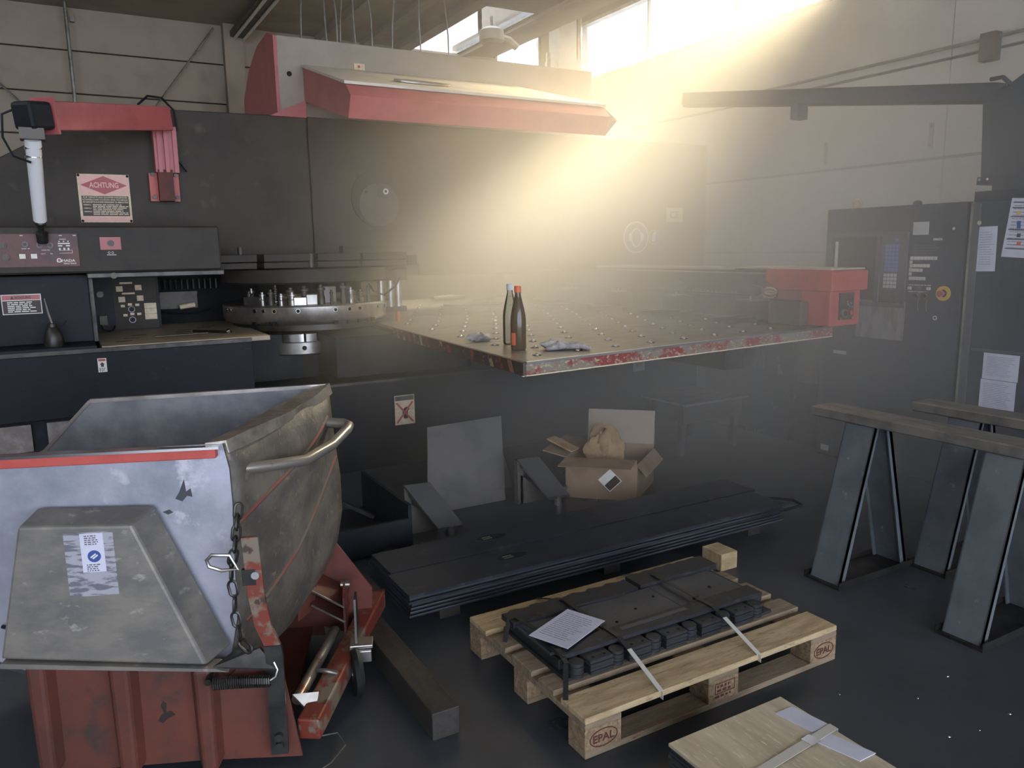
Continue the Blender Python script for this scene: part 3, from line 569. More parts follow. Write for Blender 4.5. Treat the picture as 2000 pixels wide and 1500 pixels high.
for sx in (-1, 1): B().prism([(5.105 + sx * .062, 1.67), (5.105 + sx * .095, 1.68), (5.105 + sx * .1, 1.72), (5.105 + sx * .09, 1.75), (5.105 + sx * .06, 1.755)], 'y', 6.3905, 6.3925).build('ear_cup', white_m, s1)
s2 = ring_sign((5.34, 1.71), .075, 'glove_sign', 'small round blue sign with a glove')
B().prism([(5.31, 1.665), (5.35, 1.665), (5.352, 1.72), (5.37, 1.745), (5.36, 1.765), (5.34, 1.765), (5.318, 1.735)], 'y', 6.392, 6.3935).build('glove', white_m, s2)
s3 = B().ob(G, X, Z, N, 5.5, 5.72, 1.865, 2.01, 0, .003).build('ce_plate', mat('ce_cream', (206, 198, 182), .5), P, label='pale plate with CE mark')
text('lettering', 'CE', (5.545, 6.3945, 1.905), X, Z, .1, carr_m, s3, .13)
# oiler standing on the shelf at the left
oc = thing('oil_can', 'dark oil can with a long thin spout on the press shelf', 'oil can', (-.1, 5.66, 1.06))
B().lathe((-.1, 5.66, 1.06), [(0, 0), (.055, 0), (.058, .03), (.05, .075), (.032, .115), (.026, .12), (.026, .14), (0, .145)], 20).build('body', darksteel_m, oc)
B().tube([(-.1, 5.66, 1.2), (-.115, 5.66, 1.28), (-.125, 5.66, 1.36)], [.008, .006, .003], 8).build('spout', steel_m, oc)
B().tube([(-.07, 5.66, 1.17), (-.03, 5.66, 1.2), (-.02, 5.66, 1.215)], .005, 6).build('thumb_lever', black_m, oc)
B().cyl((.5, 5.86, 1.058), (.85, 5.9, 1.058), .006, 8).build('steel_rod', chrome_m, label='thin bright steel rod lying on the lit deck', cat='rod')
hk = thing('hex_key', 'dark L-shaped hex key lying on the deck beside the turret', 'hex key', (.85, 6.0, 1.05))
B().tube([(.78, 6.1, 1.06), (.98, 5.88, 1.06)], .011, 6).build('long_arm', darksteel_m, hk)
B().cyl((.98, 5.88, 1.06), (1.0, 5.87, 1.068), .018, 10).build('end', chrome_m, hk)

# ================================================================== work table of the press
T = thing('work_table', 'wide steel work table with ball transfers and a chipped red edge', 'table', (3.3, 5.0, 0))
TA, TB, TC, TD = (1.98, 3.36), (4.6, 3.6), (4.6, 8.5), (2.28, 8.5)
def lerp2(p, q, t): return (p[0] + (q[0] - p[0]) * t, p[1] + (q[1] - p[1]) * t)
def tq(u, v):                                    # u along the front edge, v to the back
    f_ = lerp2(TA, TB, u); b_ = lerp2(TD, TC, u); return lerp2(f_, b_, v)
sv = [0, .17, .36, .56, .78, 1.0]
for i in range(5):
    g = .0012
    B().prism([tq(.002, sv[i] + g), tq(.998, sv[i] + g), tq(.998, sv[i + 1] - g), tq(.002, sv[i + 1] - g)], 'z', 1.03, 1.05).build('top_plate', table_m, T, bevel=.002)
B().prism([tq(.004, .004), tq(.996, .004), tq(.996, .996), tq(.004, .996)], 'z', .98, 1.029).build('core', dark_m, T)
e = Vector((TB[0] - TA[0], TB[1] - TA[1], 0)).normalized(); n_ = Vector((e.y, -e.x, 0))
B().ob((TA[0], TA[1], 0), e, Z, n_, 0, (Vector(TB) - Vector(TA)).length, .985, 1.04, -.012, .012).build('front_edge', tedge_m, T, bevel=.002)
B().ob((TA[0], TA[1], 0), e, Z, n_, 0, (Vector(TB) - Vector(TA)).length, 1.04, 1.052, -.014, .014).build('edge_trim', chrome_m, T)
B().ob((TA[0], TA[1], 0), e, Z, n_, 0, (Vector(TB) - Vector(TA)).length, .979, .985, -.012, .014).build('edge_trim', cream_m, T)
e2 = Vector((TD[0] - TA[0], TD[1] - TA[1], 0)).normalized(); n2 = Vector((-e2.y, e2.x, 0))
B().ob((TA[0], TA[1], 0), e2, Z, n2, 0, 2.15, .98, 1.048, -.01, .01).build('side_edge', tedgel_m, T, bevel=.002)
for i in range(16):
    if i in (5, 6, 9): continue
    u = .1 + i * .125; p = Vector((TA[0], TA[1], 0)) + e2 * u
    B().add([p + n2 * .0112 + Z * .983, p + e2 * .05 + n2 * .0112 + Z * .983, p + e2 * .085 + n2 * .0112 + Z * 1.044, p + e2 * .035 + n2 * .0112 + Z * 1.044], [(0, 1, 2, 3)]).build('hazard_stripe', mat('stripe_%d' % (i % 3), [(150, 116, 92), (146, 74, 64), (170, 150, 120)][i % 3], .6, 0, (90, 74, 64), 14, .5, .56), T)
for i in (1, 2, 3):
    p0, p1 = tq(.004 + .12 * (i > 1), sv[i]), tq(.996 - .25 * (i > 1), sv[i]); B().bar((p0[0], p0[1], 1.0495), (p1[0], p1[1], 1.0495), .007, .003).build('seam_strip', chrome_m, T)
cup0 = B().lathe((0, 0, 0), [(.018, 0), (.026, 0), (.026, .002), (.018, .002), (.018, 0)], 12); cup0 = cup0.build('ball_cup', darksteel_m, T, world=False); cup0.location = Vector((0, 0, 1.05)) + Vector((tq(.07, .035)[0], tq(.07, .035)[1], 0)) - Vector((3.3, 5.0, 0))
ball0 = B().lathe((0, 0, 0), [(.0, .013), (.007, .0115), (.012, .006), (.0135, .001), (.0135, -.002)], 10).build('transfer_ball', chrome_m, T, world=False); ball0.location = cup0.location
jr = random.Random(5)
for r_ in range(15):
    v = .035 + r_ * .052 + (.0 if r_ < 9 else (r_ - 8) * .006)
    for c_ in range(9):
        u = .07 + c_ * .108 + (.054 if r_ % 2 else 0)
        if u > .93 or (r_ == 0 and c_ == 0): continue
        q = tq(u, v); loc = Vector((q[0] - 3.3, q[1] - 5.0, 1.05))
        share(cup0, 'ball_cup', T, loc); share(ball0, 'transfer_ball', T, loc)
# table carrying frame
B().box(2.6, 4.5, 4.2, 4.35, .84, .98).build('cross_beam', black_m, T); B().box(2.6, 4.5, 5.2, 5.35, .84, .98).build('cross_beam', black_m, T)
B().box(4.2, 4.4, 4.2, 8.2, .70, .84).build('rail_beam', black_m, T); B().box(4.2, 4.4, 5.6, 5.8, .672, .70).build('leg', black_m, T); B().box(4.2, 4.4, 7.6, 7.8, 0, .70).build('leg', black_m, T)
for (x, y) in ((2.12, 3.62), (2.9, 3.75)): B().cyl((x, y, .93), (x, y, .98), .018, 10).build('bolt', steel_m, T)

# ================================================================== carriage across the table
K = thing('sheet_carriage', 'long grey clamp carriage with cream cover and red end housing', 'carriage', (4.7, 6.0, 1.05))
B().box(4.56, 4.86, 3.75, 8.4, 1.065, 1.225).build('rail', carr_m, K, bevel=.006)
B().box(4.66, 4.98, 4.05, 8.4, 1.225, 1.395).build('back_beam', carr_m, K, bevel=.006)
B().box(4.58, 4.62, 3.9, 8.3, 1.225, 1.24).build('rack_base', darksteel_m, K)
tooth0 = B().lathe((0, 0, 0), [(.006, 0), (.006, .016), (0, .02)], 6).build('rack_tooth', chrome_m, K, world=False); tooth0.location = (-.1, -1.5, .19)
for i in range(60): share(tooth0, 'rack_tooth', K, (-.1, -1.46 + i * .045, .19))
B().prism([(4.44, 3.5), (4.5, 4.52), (4.95, 4.52), (4.79, 3.5)], 'z', 1.443, 1.451).build('cover_sheet', cover_m, K)
B().box(4.60, 4.98, 4.48, 6.38, 1.425, 1.437).build('cover_sheet', cover_m, K)
B().box(4.63, 4.97, 4.1, 6.38, 1.40, 1.424).build('cover_support', carr_m, K)
B().box(4.57, 4.59, 3.95, 6.0, 1.40, 1.408).build('trim_strip', cover_m, K)
B().cyl((4.585, 4.5, 1.425), (4.585, 4.46, 1.425), .01, 8).build('hinge_pin', chrome_m, K)
eh = B().prism([(3.48, 1.30), (3.48, 1.432), (3.52, 1.442), (4.05, 1.442), (4.05, 1.36), (3.95, 1.30)], 'x', 4.43, 4.80).build('end_cover', redold_m, K, bevel=.006, label='red end cover')
eb = B().box(4.47, 4.78, 3.52, 3.76, 1.06, 1.30).build('end_housing', redold_m, K, bevel=.006, label='red end housing with control plate')
B().prism([(3.76, 1.06), (3.76, 1.31), (4.12, 1.31), (4.12, 1.25), (3.95, 1.22), (3.86, 1.06)], 'x', 4.50, 4.53).build('side_plate', red_m, K)
EF = (4.5, 3.519, 0)
cp = B().ob(EF, X, Z, N, .06, .21, 1.10, 1.285, 0, .006).build('control_plate', panel_m, eb)
B().disc((4.6, 3.512, 1.145), X, Z, N, .03, .02, 22, .022).build('knob_ring', steel_m, eb)
B().disc((4.66, 3.512, 1.148), X, Z, N, .016, .022, 18).build('knob', redold_m, eb)
for (x, z) in ((4.64, 1.205), (4.67, 1.21), (4.655, 1.19), (4.63, 1.225), (4.68, 1.185), (4.57, 1.11), (4.69, 1.11)): B().disc((x, 3.512, z), X, Z, N, .008, .008, 10).build('screw', steel_m, eb)
B().ob((4.665, 3.512, 1.245), Vector((.8, 0, -.6)), Vector((.6, 0, .8)), N, -.025, .025, -.01, .01, 0, .012).build('lever', chrome_m, eb)
B().box(4.40, 4.58, 3.7, 3.99, 1.055, 1.225).build('clamp_body', carr_m, K, bevel=.008)
for y in (4.22, 5.05, 5.85, 6.7):
    cl = B().box(4.42, 4.57, y - .1, y + .12, 1.07, 1.20).build('clamp_body', carr_m, K, bevel=.008)
    B().prism([(4.15, y - .07), (4.44, y - .1), (4.44, y + .1), (4.15, y + .07)], 'z', 1.055, 1.085).build('jaw', darksteel_m, cl, bevel=.004)
    B().box(4.40, 4.60, y - .08, y + .09, 1.20, 1.212).build('top_clip', steel_m, cl)
    B().cyl((4.47, y, 1.212), (4.47, y, 1.24), .014, 8).build('nipple', chrome_m, cl)
    B().tube([(4.5, y - .02, 1.235), (4.46, y - .10, 1.25), (4.46, y - .14, 1.29), (4.5, y - .06, 1.31), (4.56, y + .08, 1.315)], .006, 6).build('air_hose', chrome_m, cl)
y = 4.05
B().tube([(4.45 + .02 * math.cos(a), y - .02 + .09 * math.cos(a), 1.245 + .03 * math.sin(a) + .002 * i) for i, a in enumerate([k * .5 for k in range(26)])], .006, 6).build('coiled_hose', chrome_m, K)

# things lying on the table
def bottle(name, label, x, y, z, m_, capm, tilt=0):
    b_ = thing(name, label, 'bottle', (x, y, z))
    B().lathe((x, y, z), [(0, 0), (.04, 0), (.045, .01), (.045, .17), (.043, .19), (.036, .23), (.022, .29), (.017, .31), (.017, .335), (0, .335)], 24).build('body', m_, b_)
    B().lathe((x, y, z), [(.0, .325), (.02, .325), (.02, .358), (.017, .362), (0, .362)], 18).build('cap', capm, b_)
    return b_
b1 = bottle('drink_bottle', 'dark brown filled bottle with an orange cap on the work table', 2.206, 3.813, 1.05, tea_m, cap_o)
B().lathe((2.206, 3.813, 1.05), [(.0455, .03), (.0462, .03), (.0462, .1), (.0455, .1)], 14, math.radians(-178), math.radians(-140)).build('label_band', cap_o, b1)
b2 = bottle('water_bottle', 'clear empty bottle with a white cap behind the brown bottle', 2.30, 4.07, 1.05, glass_m, cap_w)
B().lathe((2.30, 4.07, 1.05), [(.0457, .05), (.0462, .05), (.0462, .14), (.0457, .14)], 10, math.radians(-80), math.radians(-50)).build('label_band', keyb_m, b2)
B().lathe((2.30, 4.07, 1.05), [(.03, .255), (.036, .23), (.0375, .225)], 6, math.radians(-90), math.radians(-40)).build('label_band', keyb_m, b2)
def blob(name, cx, cy, cz, sx, sy, sz, m_, seed, nu=20, nv=10, rough_=.25, rz=0, **kw):
    r = random.Random(seed); ph = [r.uniform(0, 6.28) for _ in range(8)]; b_ = B(); vs = []; fs = []
    for j in range(nv + 1):
        t = math.pi * j / nv
        for i in range(nu):
            p = 2 * math.pi * i / nu; k = 1 + rough_ * (math.sin(3 * p + ph[0]) * math.sin(2 * t + ph[1]) + .6 * math.sin(5 * p + ph[2] + 2 * t) + .4 * math.sin(9 * p + ph[3]) * math.sin(5 * t + ph[4]))
            x, y = sx * k * math.sin(t) * math.cos(p), sy * k * math.sin(t) * math.sin(p); c, s_ = math.cos(rz), math.sin(rz)
            vs.append((cx + x * c - y * s_, cy + x * s_ + y * c, cz + max(-sz * .95, sz * k * math.cos(t))))
    for j in range(nv):
        for i in range(nu): fs.append((j * nu + i, j * nu + (i + 1) % nu, (j + 1) * nu + (i + 1) % nu, (j + 1) * nu + i))
    b_.add(vs, fs); b_.smooth = True; return b_.build(name, m_, **kw)
gl = thing('work_glove', 'crumpled grey work glove lying near the table corner', 'glove', (2.4, 3.68, 1.05))
blob('palm', 2.38, 3.68, 1.072, .085, .055, .024, cloth_m, 3, parent=gl, rz=-.5)
for k in range(4): B().tube([(2.42 + k * .012, 3.64 - k * .0 + .02 * k, 1.07), (2.48 + .01 * k, 3.58 + .03 * k, 1.075), (2.52 + .008 * k, 3.55 + .036 * k, 1.062)], [.016, .015, .01], 8).build('finger', cloth_m, gl)
B().tube([(2.36, 3.73, 1.08), (2.42, 3.79, 1.09), (2.45, 3.8, 1.07)], [.017, .015, .01], 8).build('thumb', cloth_m, gl)
blob('cleaning_rag', 2.22, 4.32, 1.075, .08, .05, .027, cloth_m, 9, label='dull crumpled rag on the table behind the bottles', cat='rag')
tl = thing('hand_tool', 'dark air tool lying at the far edge of the table', 'tool', (3.7, 8.0, 1.05))
B().tube([(3.5, 7.92, 1.085), (3.75, 8.0, 1.085), (3.95, 8.06, 1.08)], [.03, .035, .022], 10).build('body', black_m, tl); B().tube([(3.62, 7.98, 1.08), (3.6, 8.1, 1.07)], .022, 8).build('grip', black_m, tl)
B().tube([(3.3, 7.2, 1.06), (3.42, 6.95, 1.06), (3.8, 6.9, 1.06), (3.95, 7.05, 1.06), (3.75, 7.25, 1.06), (3.55, 7.15, 1.06), (3.45, 7.05, 1.062), (3.8, 7.5, 1.06), (4.3, 7.95, 1.06)], .012, 8).build('air_hose', black_m, label='thin dark hose looped on the far part of the table', cat='hose')

# ================================================================== control cabinets at the right
C1 = thing('control_cabinet', 'dark blue grey control cabinet with a screen and keypads', 'cabinet', (5.3, 3.5, 0))
B().cbox(5.0, 5.62, 2.945, 4.0, 0, 1.865, .006).build('body', cab_m, C1)
CX = (5.0, 0, 0); CU, CN = -Y, -X
def cob(name, y0, y1, z0, z1, d, m_, par, off=0.0, **kw): return B().ob((5.0 - off, 0, 0), Y, Z, CN, y0, y1, z0, z1, 0, d).build(name, m_, par, **kw)
bz = B().ob(CX, Y, Z, CN, 3.33, 3.96, 1.17, 1.20, 0, .02).ob(CX, Y, Z, CN, 3.33, 3.96, 1.66, 1.69, 0, .02).ob(CX, Y, Z, CN, 3.93, 3.96, 1.2, 1.66, 0, .02).ob(CX, Y, Z, CN, 3.53, 3.56, 1.2, 1.66, 0, .02).ob(CX, Y, Z, CN, 3.33, 3.355, 1.2, 1.66, 0, .02).build('bezel', cabp_m, C1)
sc_ = cob('screen', 3.56, 3.93, 1.2, 1.66, .004, screen_m, C1)
cob('screen_strip', 3.885, 3.91, 1.33, 1.63, .003, white_m, C1, .004)
kp = cob('keypad_plate', 3.355, 3.53, 1.2, 1.66, .006, cabp_m, C1)
for r_ in range(7):
    for c_ in range(4): cob('key', 3.395 + c_ * .026, 3.417 + c_ * .026, 1.42 + r_ * .027, 1.442 + r_ * .027, .004, keyb_m, kp, .006)
for r_ in range(4):
    for c_ in range(4): cob('key', 3.40 + c_ * .026, 3.42 + c_ * .026, 1.305 + r_ * .026, 1.326 + r_ * .026, .004, key_m, kp, .006)
for r_ in range(2):
    for c_ in range(4): cob('key', 3.40 + c_ * .026, 3.42 + c_ * .026, 1.24 + r_ * .026, 1.26 + r_ * .026, .004, carr_m, kp, .006)
cob('indicator', 3.40, 3.425, 1.625, 1.645, .003, keyb_m, kp, .006)
cob('note_plate', 3.195, 3.305, 1.665, 1.75, .003, mat('plate_pale', (186, 188, 184), .5), C1)
for (x0, x1, z) in ((3.1, 3.31, 1.5), (3.16, 3.31, 1.45), (3.2, 3.31, 1.42), (3.17, 3.31, 1.365)):
    n = int((x1 - x0) / .024)
    for i in range(n): cob('key', x1 - .02 - i * .024, x1 - i * .024, z, z + .022, .004, key_m, C1)
for z in (1.475, 1.425, 1.395): cob('key', 3.295, 3.313, z, z + .02, .004, key_m, C1)
lines(B(), (5.0, 3.3, 0), -Y, Z, CN, 0, .2, 1.60, 5, .018, .008, seed=21).build('print_lines', cabp_m, C1)
for i, (yy, zz) in enumerate(((3.30, 1.31), (3.235, 1.31), (3.165, 1.31))): cob('lamp_button', yy - .012, yy + .012, zz - .01, zz + .01, .008, (key_m, carr_m, key_m)[i], C1)
for yy in (3.245, 3.18):
    B().disc((5.0, yy, 1.262), Y, Z, CN, .026, .01, 20, .018).build('selector_ring', darksteel_m, C1); B().disc((5.0, yy, 1.262), Y, Z, CN, .014, .018, 14).build('selector', black_m, C1)
lines(B(), (5.0, 3.31, 0), -Y, Z, CN, 0, .16, 1.335, 2, .045, .006, seed=22).build('print_lines', key_m, C1)
B().disc((5.0, 3.06, 1.283), Y, Z, CN, .048, .01, 28, .026).build('stop_ring', yellow_m, C1)
B().tube([(4.99, 3.06, 1.283), (4.97, 3.06, 1.283), (4.968, 3.06, 1.283), (4.95, 3.06, 1.283)], [.013, .013, .022, .02], 16).build('stop_button', red_m, C1)
for yy in (3.225, 3.165): B().tube([(4.99, yy, 1.24), (4.985, yy + .004, 1.2), (4.986, yy - .003, 1.16)], .003, 5).build('key_cord', darksteel_m, C1)
text('lettering', 'AMADA', (4.9995, 3.16, 1.627), -Y, Z, .022, white_m, C1, .065)
cob('stainless_panel', 3.325, 3.7, .945, 1.215, .006, stainless_m, C1)
B().disc((5.0, 3.1, 1.12), Y, Z, CN, .016, .012, 16, .008).build('lock', chrome_m, C1)
B().disc((5.0, 3.02, 1.7), Y, Z, CN, .01, .012, 12).build('lock', chrome_m, C1)
cob('handle_tag', 3.77, 3.88, .80, .825, .004, key_m, C1)
cob('floor_tag', 3.88, 3.95, .035, .08, .003, key_m, C1)
ey = B().tube([(5.2, 3.9 + .035 * math.cos(a), 1.905 + .035 * math.sin(a)) for a in [2 * math.pi * i / 16 for i in range(16)]], .009, 8, closed=True).build('lifting_eye', cream_m, C1)
B().lathe((5.2, 3.42, 1.865), [(.03, 0), (.03, .02), (.02, .035), (0, .038)], 12).build('plug', black_m, C1)
C2 = thing('electric_cabinet', 'dark blue grey electric cabinet with papers taped on, at the right edge', 'cabinet', (5.3, 2.2, 0))
B().cbox(5.0, 5.62, 1.5, 2.92, 0, 1.865, .006).build('body', cab_m, C2)
B().box(4.99, 5.0, 2.86, 2.915, .02, 1.85).build('door_edge', cabp_m, C2)
B().box(4.985, 5.0, 2.905, 2.918, .02, 1.86).build('edge_strip', galv_m, C2)
B().ob(CX, Y, Z, CN, 1.6, 2.85, .93, .945, 0, .006).build('door_rail', cabp_m, C2)
B().disc((5.0, 2.86, 1.73), Y, Z, CN, .014, .012, 14).build('lock', chrome_m, C2)
def notice(name, lab, o, U, V, w_, h_, seed, bands=None, par=None):
    U, V = Vector(U).normalized(), Vector(V).normalized(); Nn = U.cross(V)
    p_ = B().ob(o, U, V, Nn, 0, w_, -h_, 0, 0, .002).build(name, paper_m, label=lab, cat='paper')
    o2 = Vector(o) + Nn * .0022
    if bands:
        b_ = B()
        for v in bands: b_.ob(o2, U, V, Nn, w_ * .06, w_ * .96, -h_ * v - h_ * .022, -h_ * v, 0, .0006)
        b_.build('print_bands', printd_m, p_)
    lines(B(), o2, U, V, Nn, w_ * .1, w_ * .9, -h_ * .12, 14, h_ * .055, h_ * .012, .0004, seed).build('print_lines', print_m, p_)
    return p_
notice('notice_sheet', 'plain printed notice sheet taped to the electric cabinet', (4.996, 2.865, 1.705), (0, -1, .02), (0, .02, 1), .115, .275, 31)
ns = notice('instruction_sheet', 'safety instruction sheet with blue bands at the right edge', (4.996, 2.68, 1.87), (0, -1, -.06), (0, -.1, 1), .21, .35, 32, (.06, .15, .3, .52, .68, .84))
for (u, v, m_) in ((.03, .22, yellow_m), (.03, .39, blue_m), (.03, .45, blue_m), (.03, .6, printd_m), (.03, .74, cap_o)):
    B().ob((4.993, 2.68 - u - v * .03, 1.87 - v * .35), (0, -1, -.06), (0, -.1, 1), CN, 0, .022, -.022, 0, 0, .0006).build('pictogram', m_, ns)
notice('notice_sheet', 'upper of two pale sheets low on the electric cabinet', (4.996, 2.765, .925), (0, -1, .0), (0, 0, 1), .215, .165, 33)
notice('notice_sheet', 'lower of two pale sheets low on the electric cabinet', (4.994, 2.77, .757), (0, -1, .0), (0, 0, 1), .215, .20, 34)
# extraction unit standing on the second cabinet
XU = thing('extraction_unit', 'hazy dark housing with a long jib arm above the electric cabinet', 'extraction unit', (5.5, 2.8, 1.87))
B().box(5.12, 5.6, 1.6, 2.98, 1.87, 1.93).build('base_plate', cab_m, XU)
B().box(5.25, 5.6, 1.6, 3.05, 1.98, 2.03).box(5.25, 5.6, 1.6, 2.95, 1.93, 1.98).build('flange', cab_m, XU)
B().prism([(1.6, 2.03), (3.17, 2.03), (3.2, 2.58), (3.05, 2.62), (2.2, 3.12), (1.6, 3.12)], 'x', 5.5, 5.62).build('housing', cab_m, XU)
for (yy) in (3.03, 2.98, 2.72, 2.66): B().disc((5.25, yy, 2.012), Y, Z, CN, .009, .006, 8).build('bolt', chrome_m, XU)
B().bar((5.56, 3.12, 2.60), (5.56, 6.2, 3.06), .1, .11).build('jib_arm', cab_m, XU)
B().bar((5.56, 3.1, 2.535), (5.56, 6.2, 2.995), .08, .03).build('jib_rail', panel_m, XU)
B().tube([(5.5, 3.16, 2.68), (5.5, 3.08, 2.68), (5.5, 3.02, 2.62)], .015, 6).build('cable', cab_m, XU)
B().box(5.5, 5.62, 4.75, 4.83, 2.66, 2.78).build('hook_block', cab_m, XU)
# blue grey lockers between cabinet and press
L1 = thing('steel_locker', 'narrow steel locker, grey above and blue below, beside the control cabinet', 'locker', (5.3, 4.2, 0))
B().box(5.15, 5.5, 4.04, 4.34, .02, .50).build('lower_door', mat('locker_blue', (74, 82, 96), .5, 0, (66, 74, 88), 5), L1); B().box(5.15, 5.5, 4.04, 4.34, .51, .96).build('upper_door', mat('locker_grey', (112, 108, 106), .5, 0, (100, 97, 96), 5), L1); B().box(5.13, 5.5, 4.04, 4.34, 0, .02).build('plinth', carr_m, L1)
L2 = thing('steel_locker', 'blue steel locker with chipped paint at its foot, under the table end', 'locker', (5.3, 4.58, 0))
B().box(5.12, 5.5, 4.37, 4.82, 0, .96).build('door', mat('locker_blue_chipped', (72, 80, 94), .5, 0, (64, 72, 86), 4, col3=(150, 144, 138), scale3=5, lo3=.62, hi3=.64), L2); B().box(5.1, 5.14, 4.36, 4.40, 0, .96).build('edge', cabp_m, L2)
B().box(5.16, 5.5, 4.85, 5.4, 0, .9).box(5.12, 5.5, 4.85, 5.4, 0, .03).build('back_cabinet', mat('brown_grey', (84, 76, 74), .6), label='low brown grey cabinet in the haze under the table', cat='cabinet')
B().box(4.5, 4.506, 4.09, 4.30, .70, .979).build('hanging_plate', stainless_m, label='pale metal plate hanging under the table end', cat='plate')
ss = thing('low_stand', 'low grey sheet metal stand in the haze under the table', 'stand', (4.3, 4.7, 0))
B().prism([(3.99, 4.91), (4.02, 4.41), (4.7, 4.43), (4.64, 5.08)], 'z', .405, .42).build('top', stainless_m, ss)
B().box(4.02, 4.64, 4.44, 4.46, .26, .405).build('apron', carr_m, ss)
for (x, y) in ((4.06, 4.5), (4.62, 4.5), (4.58, 4.98), (4.06, 4.86)): B().box(x - .02, x + .02, y - .02, y + .02, 0, .405).build('leg', carr_m, ss)
wl = B().ob((0, 5.435, 0), X, Z, N, 4.32, 4.45, .52, .68, 0, .004).build('small_notice', paper_m, label='small blurred notice on the press base under the table', cat='paper'); B().ob((0, 5.43, 0), X, Z, N, 4.35, 4.42, .56, .64, 0, .001).build('print', wall_m, wl)

# ================================================================== trestles
def trestle(name, lab, x, y0, y1, zt):
    t_ = thing(name, lab, 'trestle', (x, (y0 + y1) / 2, 0), 0, 'steel trestles')
    B().cbox(x - .08, x + .08, y0, y1, zt - .05, zt, .006).build('top_bar', sawtop_m, t_)
    for ym in (y1 - .27, y0 + .27):
        for sx in (-1, 1):
            xb, xt = x + sx * .26, x + sx * .06
            B().add([(xb - .02 * sx, ym - .08, .012), (xb, ym - .08, .012), (xb, ym + .08, .012), (xb - .02 * sx, ym + .08, .012), (xt - .02 * sx, ym - .08, zt - .05), (xt, ym - .08, zt - .05), (xt, ym + .08, zt - .05), (xt - .02 * sx, ym + .08, zt - .05)],
                    [(0, 3, 2, 1), (4, 5, 6, 7), (0, 1, 5, 4), (1, 2, 6, 5), (2, 3, 7, 6), (3, 0, 4, 7)]).build('leg', saw_m, t_)
            for s2 in (-1, 1):
                yy = ym + s2 * .077; B().add([(xb, yy - .003, .012), (xb - sx * .045, yy - .003, .012), (xt - sx * .035, yy - .003, zt - .05), (xt, yy - .003, zt - .05), (xb, yy + .003, .012), (xb - sx * .045, yy + .003, .012), (xt - sx * .035, yy + .003, zt - .05), (xt, yy + .003, zt - .05)],
                    [(0, 3, 2, 1), (4, 5, 6, 7), (0, 1, 5, 4), (1, 2, 6, 5), (2, 3, 7, 6), (3, 0, 4, 7)]).build('leg_flange', saw_m, t_)
        ft = B().box(x - .28, x + .28, ym - .1, ym + .1, 0, .012).box(x - .28, x + .28, ym - .1, ym - .095, .012, .035).box(x - .28, x + .28, ym + .095, ym + .1, .012, .035).build('foot', darksteel_m, t_)
    return t_
trestle('steel_trestle', 'nearer grey steel trestle in front of the cabinets', 3.31, 1.41, 2.62, .81)
trestle('steel_trestle', 'grey steel trestle standing behind the nearer one', 3.86, 1.2, 2.44, .80)

B().add([(4.55, 1.95, .0), (4.55, 2.3, .0), (4.72, 2.3, .34), (4.72, 1.95, .34), (4.56, 1.95, .0), (4.56, 2.3, .0), (4.73, 2.3, .34), (4.73, 1.95, .34)], [(0, 1, 2, 3), (4, 7, 6, 5), (0, 4, 5, 1), (1, 5, 6, 2), (2, 6, 7, 3), (3, 7, 4, 0)]).build('offcut_plate', saw_m, label='small grey plate leaning on the floor behind the trestles', cat='plate')

# ================================================================== pallet with strapped plates
PX, PY = 1.295, 1.85
PL = thing('euro_pallet', 'wooden euro pallet carrying the strapped black plates', 'pallet', (PX + .6, PY + .4, 0))
def pb(name, x0, x1, y0, y1, z0, z1, m_, **kw): return B().cbox(PX + x0, PX + x1, PY + y0, PY + y1, z0, z1, .003).build(name, m_, PL, **kw)
for i, (y0, y1) in enumerate(((0, .145), (.1875, .2875), (.33, .475), (.52, .62), (.675, .82))): pb('deck_board', 0, 1.2, y0, y1, .122, .144, wood_m if i in (0, 4) else woodg_m)
for x0 in (0, .5275, 1.055): pb('cross_board', x0, x0 + .145, 0, .82, .1, .122, woodg_m)
blk = {}
for i, x0 in enumerate((0, .5275, 1.055)):
    for j, y0 in enumerate((0, .36, .72)): blk[i, j] = pb('block', x0, x0 + .145, y0, y0 + .1, .022, .1, chip_m)
for y0 in (0, .36, .72): pb('bottom_board', 0, 1.2, y0, y0 + .1, 0, .022, woodg_m)
def oval(b_, c, U, V, Nn, ru, rv, wd, t, n=36):
    vs, fs = [], []
    for i in range(n):
        a = 2 * math.pi * i / n
        for k in (0, 1):
            d = Vector(c) + U * ((ru - k * wd) * math.cos(a)) + V * ((rv - k * wd) * math.sin(a)); vs += [d, d + Nn * t]
    for i in range(n):
        j = (i + 1) % n; fs += [(4 * i, 4 * j, 4 * j + 1, 4 * i + 1), (4 * i + 1, 4 * j + 1, 4 * j + 3, 4 * i + 3), (4 * i + 3, 4 * j + 3, 4 * j + 2, 4 * i + 2)]
    return b_.add(vs, fs)
for i in (0, 2):
    x0 = PX + (0, .5275, 1.055)[i]
    oval(B(), (x0 + .072, PY - .0005, .06), X, Z, -Y, .056, .032, .004, .001).build('stamp_ring', brand_m, blk[i, 0])
    text('lettering', 'EPAL', (x0 + .03, PY - .0005, .047), X, Z, .038, brand_m, blk[i, 0], .084, .0004)
sx0 = PX + .5275
b_ = B()
for (u0, u1, v0, v1) in ((.03, .125, .088, .091), (.03, .125, .05, .053), (.03, .033, .053, .088), (.122, .125, .053, .088)): b_.ob((sx0, PY, 0), X, Z, -Y, u0, u1, v0, v1, 0, .001)
lines(b_, (sx0, PY, 0), X, Z, -Y, .04, .115, .082, 2, .016, .009, .001, 4); lines(b_, (sx0, PY, 0), X, Z, -Y, .03, .12, .044, 1, .016, .008, .001, 6)
b_.build('stamp', brand_m, blk[1, 0])
